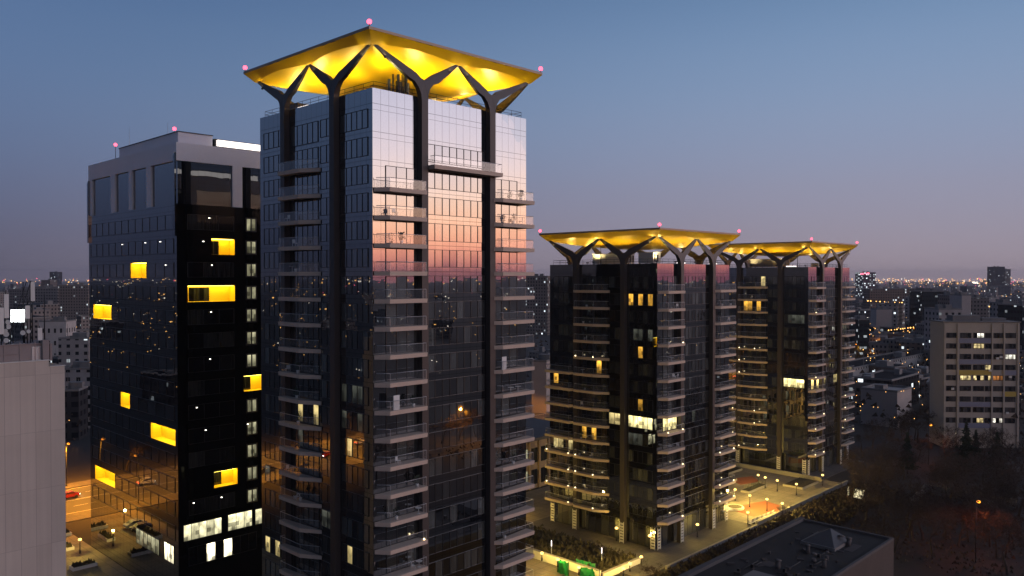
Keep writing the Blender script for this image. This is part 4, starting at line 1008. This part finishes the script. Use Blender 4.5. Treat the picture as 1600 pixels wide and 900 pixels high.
# ------------------------------------------------------------------ city blocks
FM = {
    'beige': facade('block_beige', (.27, .225, .2), 2.4, 2.8, .45, .5, .07), 'grey': facade('block_grey', (.22, .195, .185), 2.6, 3, .5, .45, .06),
    'dark': facade('block_dark', (.06, .055, .058), 3.2, 3.2, .6, .5, .05), 'white': facade('block_white', (.36, .32, .3), 3.4, 3, .4, .45, .08),
    'warm': facade('block_warm', (.22, .16, .13), 2.8, 2.9, .45, .5, .10), 'blank': paint('blank_wall', (.4, .34, .31), .9, 0, .2, .2),
    'glassy': facade('block_glassy', (.035, .045, .05), 2.4, 3.4, .8, .4, .13, 1.0, cold=.4, emis=(1, .85, .5)), 'long': facade('block_long', (.5, .45, .42), 3.0, 6.5, .35, .35, .03),
    'redtop': facade('block_red', (.2, .13, .14), 3.5, 3.3, .6, .55, .35, 2.2, cold=.6, emis=(1, .5, .5))}
def block(name, loc, w, d, h, rz, mat, label, group=None, extras=True, seed=0, cat='building'):
    rr = random.Random(seed); m = MB(); m.box(-w / 2, w / 2, -d / 2, d / 2, 0, h, 0)
    t = .35; m.box(-w / 2 - .1, w / 2 + .1, -d / 2 - .1, -d / 2 + t, h, h + .7, 1); m.box(-w / 2 - .1, w / 2 + .1, d / 2 - t, d / 2 + .1, h, h + .7, 1)
    m.box(-w / 2 - .1, -w / 2 + t, -d / 2 + t, d / 2 - t, h, h + .7, 1); m.box(w / 2 - t, w / 2 + .1, -d / 2 + t, d / 2 - t, h, h + .7, 1)
    if extras:
        for _ in range(rr.randint(1, 3)):
            x, y = rr.uniform(-w * .35, w * .35), rr.uniform(-d * .2, d * .2); s = rr.uniform(1.2, 3); m.box(x - s, x + s, y - s * .7, y + s * .7, h + .003, h + rr.uniform(1.5, 3.2), 1)
        for _ in range(rr.randint(0, 2)):
            x, y = rr.uniform(-w * .4, w * .4), rr.uniform(-d * .3, d * .3); m.tube((x, y, h), (x, y, h + rr.uniform(3, 7)), .12, .06, 4, 1)
    return tag(put(name, m.mesh(name, [FM[mat], M['concrete']]), None, loc, rz), label, cat, group)
def blk(px0, px1, d, ytop, mat, label, dep=14, rz=0.0, name='apartment_building', **k):
    w = (px1 - px0) / F * d; return block(name, at((px0 + px1) / 2, d + dep / 2), w, dep, 51 - (ytop - 432) / F * d, rz, mat, label, **k)
# recognisable ones, right-hand side
blk(1365, 1389, 600, 484, 'blank', 'pale T shaped blank wall block beside the farthest tower', 10, 0, 'office_building')
blk(1372, 1392, 560, 524, 'blank', 'small blank pale annex below the T shaped block', 8, 0, 'annex_building')
blk(1342, 1362, 1500, 426, 'redtop', 'distant block crowned with pink red lights on the skyline', 30, .1, 'hotel_building')
blk(1352, 1426, 900, 452, 'warm', 'long apartment slab warmly lit by street lamps below the skyline', 16, .06)
blk(1431, 1472, 620, 456, 'glassy', 'dark glass office with rows of cold lit windows', 24, -.1, 'office_building')
blk(1474, 1492, 560, 462, 'beige', 'tall pale slab with one column of lit windows', 14, .05)
blk(1493, 1508, 540, 462, 'blank', 'blank gable end of the tall pale slab', 14, .05)
blk(1510, 1536, 620, 466, 'grey', 'plain grey block behind the sodium lit junction', 16, 0)
blk(1548, 1564, 1900, 417, 'dark', 'tall dark high rise alone on the skyline', 30, 0, 'high_rise'); blk(1565, 1574, 1950, 421, 'grey', 'slimmer grey high rise joined beside the dark one', 26, 0, 'high_rise')
blk(1556, 1576, 470, 474, 'white', 'small white house block beside the sodium lit junction', 12, 0)
blk(1577, 1640, 420, 478, 'glassy', 'low dark glass block at the edge behind the apartment block', 20, .05, 'office_building')
blk(1455, 1492, 420, 484, 'white', 'pale low block with warm windows above the apartment block roof', 14, .04)
blk(1438, 1457, 520, 508, 'grey', 'blue grey cube building left of the apartment block', 12, 0, 'office_building')
blk(1402, 1450, 500, 530, 'dark', 'low dark shed with a bright strip along its eaves', 12, 0, 'shed')
blk(1335, 1352, 480, 500, 'glassy', 'small dark pavilion with a bright curved window band', 12, 0, 'office_building')
block('long_building', P(431, 149), 131, 14, 9.5, ANG, 'long', 'long low white building with a dark flat roof', seed=3)
block('apartment_building', pix(1386, 662), 14, 12, 12, ANG, 'blank', 'pale blank sided block half hidden by the bare trees', seed=4)
# through the gap between the tallest and the middle tower
blk(821, 859, 700, 432, 'beige', 'tall slab seen through the gap between the two nearer towers', 16, -.25)
blk(838, 862, 300, 566, 'blank', 'white gabled house side lit orange in the gap between the towers', 12, -.35, 'house')
t = thing('pilastered_hall', 'beige hall with tall window pilasters glimpsed between the nearer towers', 'building', P(96, 131), ANG)
m = MB(); m.box(0, 66, 0, 20, 0, 11.5); put('wall', m.mesh('wall', [M['hallbeige'] if 'hallbeige' in M else M['concrete']]), t)
M['hallbeige'] = paint('beige_hall', (.32, .24, .18), .85, 0, .15); t.children[0].data.materials[0] = M['hallbeige']
m = MB(); m.box(-.4, 66.4, -.4, 20.4, 11.502, 12.2); put('roof', m.mesh('roof', [M['roof']]), t)
for k in range(20):
    m = MB(); m.box(0, .55, -.4, -.002, 0, 11.4); put('pilaster', m.mesh('pilaster', [M['hallbeige']]), t, (k * 3.4 + .2, 0, 0))
HWIN = window_mesh(lambda tt, o, z: (tt, -o, z), 2.2, 3.6, 2, M['office_pane_b']); HLIT = window_mesh(lambda tt, o, z: (tt, -o, z), 2.2, 3.6, 2, M['stair'])
for k in range(19):
    for z in (1.0, 6.2): put('window', HLIT if (k * 7 + int(z)) % 5 == 0 else HWIN, t, (k * 3.4 + 1.1, 0, z))
# recognisable ones, left-hand side
blk(98, 142, 780, 446, 'beige', 'pale apartment slab just left of the office tower below the skyline', 16, .1)
blk(52, 96, 820, 449, 'grey', 'grey apartment slab between the roof masts and the pale slab', 16, .05)
blk(70, 84, 1300, 438, 'beige', 'pale stair tower rising above the left skyline', 20, 0)
blk(82, 93, 2400, 425, 'dark', 'dark high rise alone on the left skyline', 30, 0, 'high_rise')
blk(20, 54, 900, 452, 'grey', 'grey slab behind the roof masts', 16, 0)
blk(100, 145, 330, 530, 'white', 'white house with small dark windows above the lamp lit yard', 10, .1, 'house', cat='house')
blk(70, 110, 420, 503, 'long', 'long low workshop with a pale front behind the near roof', 12, .1, 'workshop')
blk(100, 150, 270, 578, 'white', 'low white house with lit windows beside the office tower', 9, .05, 'house', cat='house')
blk(104, 128, 250, 612, 'dark', 'dark gabled house above the orange lamps', 9, .2, 'house', cat='house')
# the mass of the city, every block its own object
rr = random.Random(21)
def scatter(n, azf, dmin, dmax, label, group, hmax=30):
    k = 0; tries = 0
    while k < n and tries < 20000:
        tries += 1
        az = azf(); d = dmin * (dmax / dmin) ** rr.random(); w = Vector((math.sin(az) * d, math.cos(az) * d, 0)); a, b = ab(w)
        if 176 < b < 224 or (b < 176 and -10 < a < 240 and b > -60 and d < 330): continue
        k += 1
        hh = rr.choice((5, 7, 9, 12, 15, 20, 28, 32)) if d > 500 else rr.choice((4, 5, 6, 8, 10)); hh = min(hh, hmax) + rr.uniform(-1, 2)
        block('apartment_building' if hh > 11 else 'house', w, rr.uniform(12, 46) if hh > 11 else rr.uniform(9, 18), rr.uniform(9, 15), hh, ANG + rr.uniform(-.25, .25) + rr.choice((0, math.pi / 2)), rr.choice(('beige', 'grey', 'grey', 'dark', 'white', 'warm', 'beige')), (label if hh > 11 else label.replace('apartment block', 'low house')), group if hh > 11 else group.replace('apartment blocks', 'low houses'), d < 2500, k, 'building' if hh > 11 else 'house')
pxaz = lambda a, b: (lambda: math.atan((rr.uniform(a, b) - 800) / F))
scatter(120, pxaz(1330, 1640), 330, 1400, 'apartment block among the lights beyond the dark park', 'apartment blocks beyond the park', 12)
scatter(80, pxaz(1335, 1620), 600, 2200, 'apartment block in the mid distance to the east', 'apartment blocks in the mid distance', 18)
scatter(110, pxaz(1330, 1640), 700, 5200, 'far apartment block among the lights to the east', 'apartment blocks of the eastern city')
scatter(55, pxaz(-40, 142), 280, 5200, 'far apartment block among the lights to the west', 'apartment blocks of the western city')
scatter(8, pxaz(822, 860), 330, 4500, 'far apartment block in the gap between the towers', 'apartment blocks in the gap')
scatter(50, lambda: R(rr.uniform(-125, -45)), 330, 3000, 'apartment block mirrored in the left glass faces', 'apartment blocks mirrored on the left')
scatter(45, lambda: R(rr.uniform(45, 125)), 330, 3000, 'apartment block mirrored in the right glass faces', 'apartment blocks mirrored on the right')
# countless lamps of the city
m = MB()
for azf, cnt in ((pxaz(1325, 1640), 5200), (pxaz(-20, 142), 2200), (pxaz(820, 862), 250)):
    k = 0
    while k < cnt:
        az = azf(); d = 270 * (3200 / 270) ** rr.random(); w = Vector((math.sin(az) * d, math.cos(az) * d, 0)); a_, b_ = ab(w)
        if 180 < b_ < 222 or (b_ < 165 and a_ < 235): k += 1; continue
        for _ in range(5):
            k += 1; s_ = rr.uniform(.4, 1.3) * (d / 400) ** .5; q = rr.uniform(0, 6.28); x, y, z = w.x + rr.uniform(-4, 4), w.y + rr.uniform(-4, 4), rr.uniform(1.5, 10)
            m.face([(x - math.cos(q) * s_, y - math.sin(q) * s_, z), (x + math.cos(q) * s_, y + math.sin(q) * s_, z + .2), (x + rr.uniform(-1, 1) * s_, y, z + s_ * 1.5)], 0)
struct('far_treetops', m.mesh('far_treetops', [M['twig']]), kind='stuff')
m = MB()
def spark(w, r, mi):
    i = len(m.v); x, y, z = w
    m.v += [(x + r, y, z), (x, y + r, z), (x - r, y, z), (x, y - r, z), (x, y, z + r), (x, y, z - r)]
    for f in ((0, 1, 4), (1, 2, 4), (2, 3, 4), (3, 0, 4), (1, 0, 5), (2, 1, 5), (3, 2, 5), (0, 3, 5)): m.f.append(tuple(i + q for q in f)); m.m.append(mi); m.sm.append(False)
for azf, cnt in ((pxaz(1330, 1620), 1150), (pxaz(-20, 142), 260), (pxaz(822, 860), 16), (lambda: R(rr.uniform(-125, -40)), 1300), (lambda: R(rr.uniform(40, 125)), 900)):
    for _ in range(cnt):
        az = azf(); d = 260 * (7000 / 260) ** (rr.random() ** .8); a, b = ab(Vector((math.sin(az) * d, math.cos(az) * d, 0)))
        if d < 420 and b < 170 and -10 < a < 240 and b > -60: continue
        r = max(.13, d * .00038 * rr.choice((.45, .6, .8, 1, 1, 1.5)) * (1.7 if abs(az) > R(38) else 1))
        spark((math.sin(az) * d, math.cos(az) * d, rr.uniform(6, 15) if d < 2500 else rr.uniform(15, 40)), r, rr.choice((0, 0, 0, 0, 0, 1, 1, 2) if d > 1200 else (0, 0, 0, 1)))
for (px0, px1, py0, py1, d, c, mi) in ((1532, 1556, 489, 472, 640, 12, 0), (1390, 1432, 516, 511, 480, 10, 0), (1345, 1360, 428, 427, 1480, 8, 2), (1520, 1530, 441, 443, 1700, 6, 1), (1355, 1425, 470, 474, 880, 10, 0)):
    for q in range(c):
        f = (q + rr.uniform(-.3, .3)) / c; px = px0 + (px1 - px0) * f; py = py0 + (py1 - py0) * f
        spark(at(px, d, max(5, 51 - (py - 432) / F * d)), d * .0009 * rr.uniform(.6, 1.3), mi)
o = struct('city_lights', m.mesh('city_lights', [M['city_light_warm'], M['city_light_white'], M['city_light_red']]), kind='stuff')

# ------------------------------------------------------------------ sky and light
wd = bpy.data.worlds.new('World'); sc.world = wd; wd.use_nodes = True
nt = wd.node_tree; nt.nodes.clear()
def WN(t, **k):
    n_ = nt.nodes.new(t)
    for a_, v_ in k.items(): setattr(n_, a_, v_)
    return n_
tc = WN('ShaderNodeTexCoord'); sp = WN('ShaderNodeSeparateXYZ'); nt.links.new(tc.outputs['Generated'], sp.inputs[0])
def wmath(op, a, b=0.0):
    n_ = WN('ShaderNodeMath', operation=op)
    for i, v in enumerate((a, b)):
        if isinstance(v, (int, float)): n_.inputs[i].default_value = v
        else: nt.links.new(v, n_.inputs[i])
    return n_.outputs[0]
elev = wmath('POWER', wmath('MAXIMUM', sp.outputs[2], 0.0), .5)      # 0 at the horizon, 1 overhead
hz = wmath('SQRT', wmath('ADD', wmath('MULTIPLY', sp.outputs[0], sp.outputs[0]), wmath('MULTIPLY', sp.outputs[1], sp.outputs[1])))
saz = wmath('DIVIDE', wmath('SUBTRACT', wmath('MULTIPLY', sp.outputs[0], .985), wmath('MULTIPLY', sp.outputs[1], .1736)), hz)                 # -1 west of the view, +1 towards the sunset
SK = 4.0
def ramp(stops):
    n_ = WN('ShaderNodeValToRGB'); cr = n_.color_ramp; cr.interpolation = 'B_SPLINE'
    for i, (deg, c) in enumerate(stops):
        p = math.sin(R(deg)) ** .5
        e = cr.elements[i] if i < 2 else cr.elements.new(min(1, p))
        e.position = min(1, max(0, p)); e.color = (*[v / SK for v in c], 1)
    nt.links.new(elev, n_.inputs[0]); return n_.outputs[0]
S = lambda *c: lin(c)
ZEN = (90, S(14, 21, 38))
left = ramp([(0, S(44, 42, 56)), ZEN, (3, S(70, 78, 106)), (9, S(88, 108, 146)), (17, S(94, 122, 166)), (26, S(64, 90, 130)), (36, S(40, 58, 88))])
fl_ = ramp([(0, S(122, 112, 126)), ZEN, (2, S(114, 110, 128)), (6, S(106, 115, 144)), (11, S(100, 123, 158)), (16, S(85, 113, 152)), (19, S(78, 106, 148)), (26, S(66, 94, 134)), (36, S(42, 62, 94))])
front = ramp([(0, S(164, 148, 156)), ZEN, (1.5, S(157, 145, 156)), (6, S(146, 148, 172)), (10.5, S(137, 154, 184)), (15, S(123, 149, 184)), (19, S(104, 134, 172)), (26, S(82, 112, 150)), (36, S(48, 68, 100))])
right = ramp([(0, (.8, .16, .28)), ZEN, (.6, (1.4, .36, .40)), (1.8, (3.0, 1.05, .68)), (3.2, (3.5, 1.65, .98)), (5, (3.3, 2.15, 1.55)), (7, (2.75, 2.15, 2.0)), (9.5, (2.1, 1.9, 2.15)), (13, (1.55, 1.6, 2.05)), (20, (1.0, 1.15, 1.6)), (35, (.35, .42, .62))])
def wmix(f, a, b):
    n_ = WN('ShaderNodeMix', data_type='RGBA'); nt.links.new(f, n_.inputs[0]); nt.links.new(a, n_.inputs[6]); nt.links.new(b, n_.inputs[7]); return n_.outputs[2]
def mr(a, b):
    n_ = WN('ShaderNodeMapRange', interpolation_type='SMOOTHSTEP'); nt.links.new(saz, n_.inputs[0]); n_.inputs[1].default_value = a; n_.inputs[2].default_value = b; return n_.outputs[0]
c = wmix(mr(-1, -.45), left, fl_); c = wmix(mr(-.75, .35), c, front); c = wmix(mr(.45, .93), c, right)
sky = WN('ShaderNodeTexSky', sky_type='NISHITA', sun_disc=False); sky.sun_elevation = R(-1.0); sky.sun_rotation = R(90); sky.altitude = 80; sky.dust_density = 2.0
bg1 = WN('ShaderNodeBackground'); nt.links.new(c, bg1.inputs[0]); bk = WN('ShaderNodeMapRange', interpolation_type='SMOOTHSTEP'); nt.links.new(sp.outputs[1], bk.inputs[0]); bk.inputs[1].default_value = -.15; bk.inputs[2].default_value = -.8; bk.inputs[3].default_value = SK; bk.inputs[4].default_value = SK * .75; nt.links.new(bk.outputs[0], bg1.inputs[1])
bg2 = WN('ShaderNodeBackground'); nt.links.new(sky.outputs[0], bg2.inputs[0]); bg2.inputs[1].default_value = .02
ad = WN('ShaderNodeAddShader'); nt.links.new(bg1.outputs[0], ad.inputs[0]); nt.links.new(bg2.outputs[0], ad.inputs[1])
wo = WN('ShaderNodeOutputWorld'); nt.links.new(ad.outputs[0], wo.inputs[0])
sd = bpy.data.lights.new('sun', 'SUN'); sd.energy = .05; sd.angle = R(25); sd.color = (1, .55, .4)
so = bpy.data.objects.new('sun', sd); COL.objects.link(so); so.rotation_euler = Vector((-1, .15, -.05)).to_track_quat('-Z', 'Y').to_euler(); so.location = (0, 0, 300)

HAZE = .00009
N = NT('haze_air'); pv = N.n('ShaderNodeVolumePrincipled'); pv.inputs['Color'].default_value = (.86, .86, .95, 1); pv.inputs['Density'].default_value = HAZE; pv.inputs['Anisotropy'].default_value = .2
N.l(pv.outputs[0], N.out.inputs['Volume'])
m = MB(); m.box(-9100, 9100, -9100, 9100, -1.0, 110)
if HAZE: struct('haze', m.mesh('haze', [N.m]), kind='stuff')

# ------------------------------------------------------------------ camera and render settings
cd = bpy.data.cameras.new('camera'); co = bpy.data.objects.new('camera', cd); COL.objects.link(co); sc.camera = co
cd.sensor_width = 36; cd.lens = F / 1600 * 36; cd.clip_end = 40000; cd.clip_start = .5
co.location = (0, 0, CZ); co.rotation_euler = (math.pi / 2 - 18 / F, 0, 0)
vs_ = sc.view_settings; sc.display_settings.display_device = 'sRGB'
vs_.view_transform = 'Standard'; vs_.look = 'None'; vs_.exposure = 0; vs_.gamma = 1; vs_.use_curve_mapping = False
cy = sc.cycles
cy.max_bounces = 6; cy.diffuse_bounces = 2; cy.glossy_bounces = 4; cy.transparent_max_bounces = 16; cy.volume_bounces = 0
cy.use_denoising = True; cy.sample_clamp_indirect = 4; cy.caustics_reflective = False; cy.caustics_refractive = False
cy.use_light_tree = True
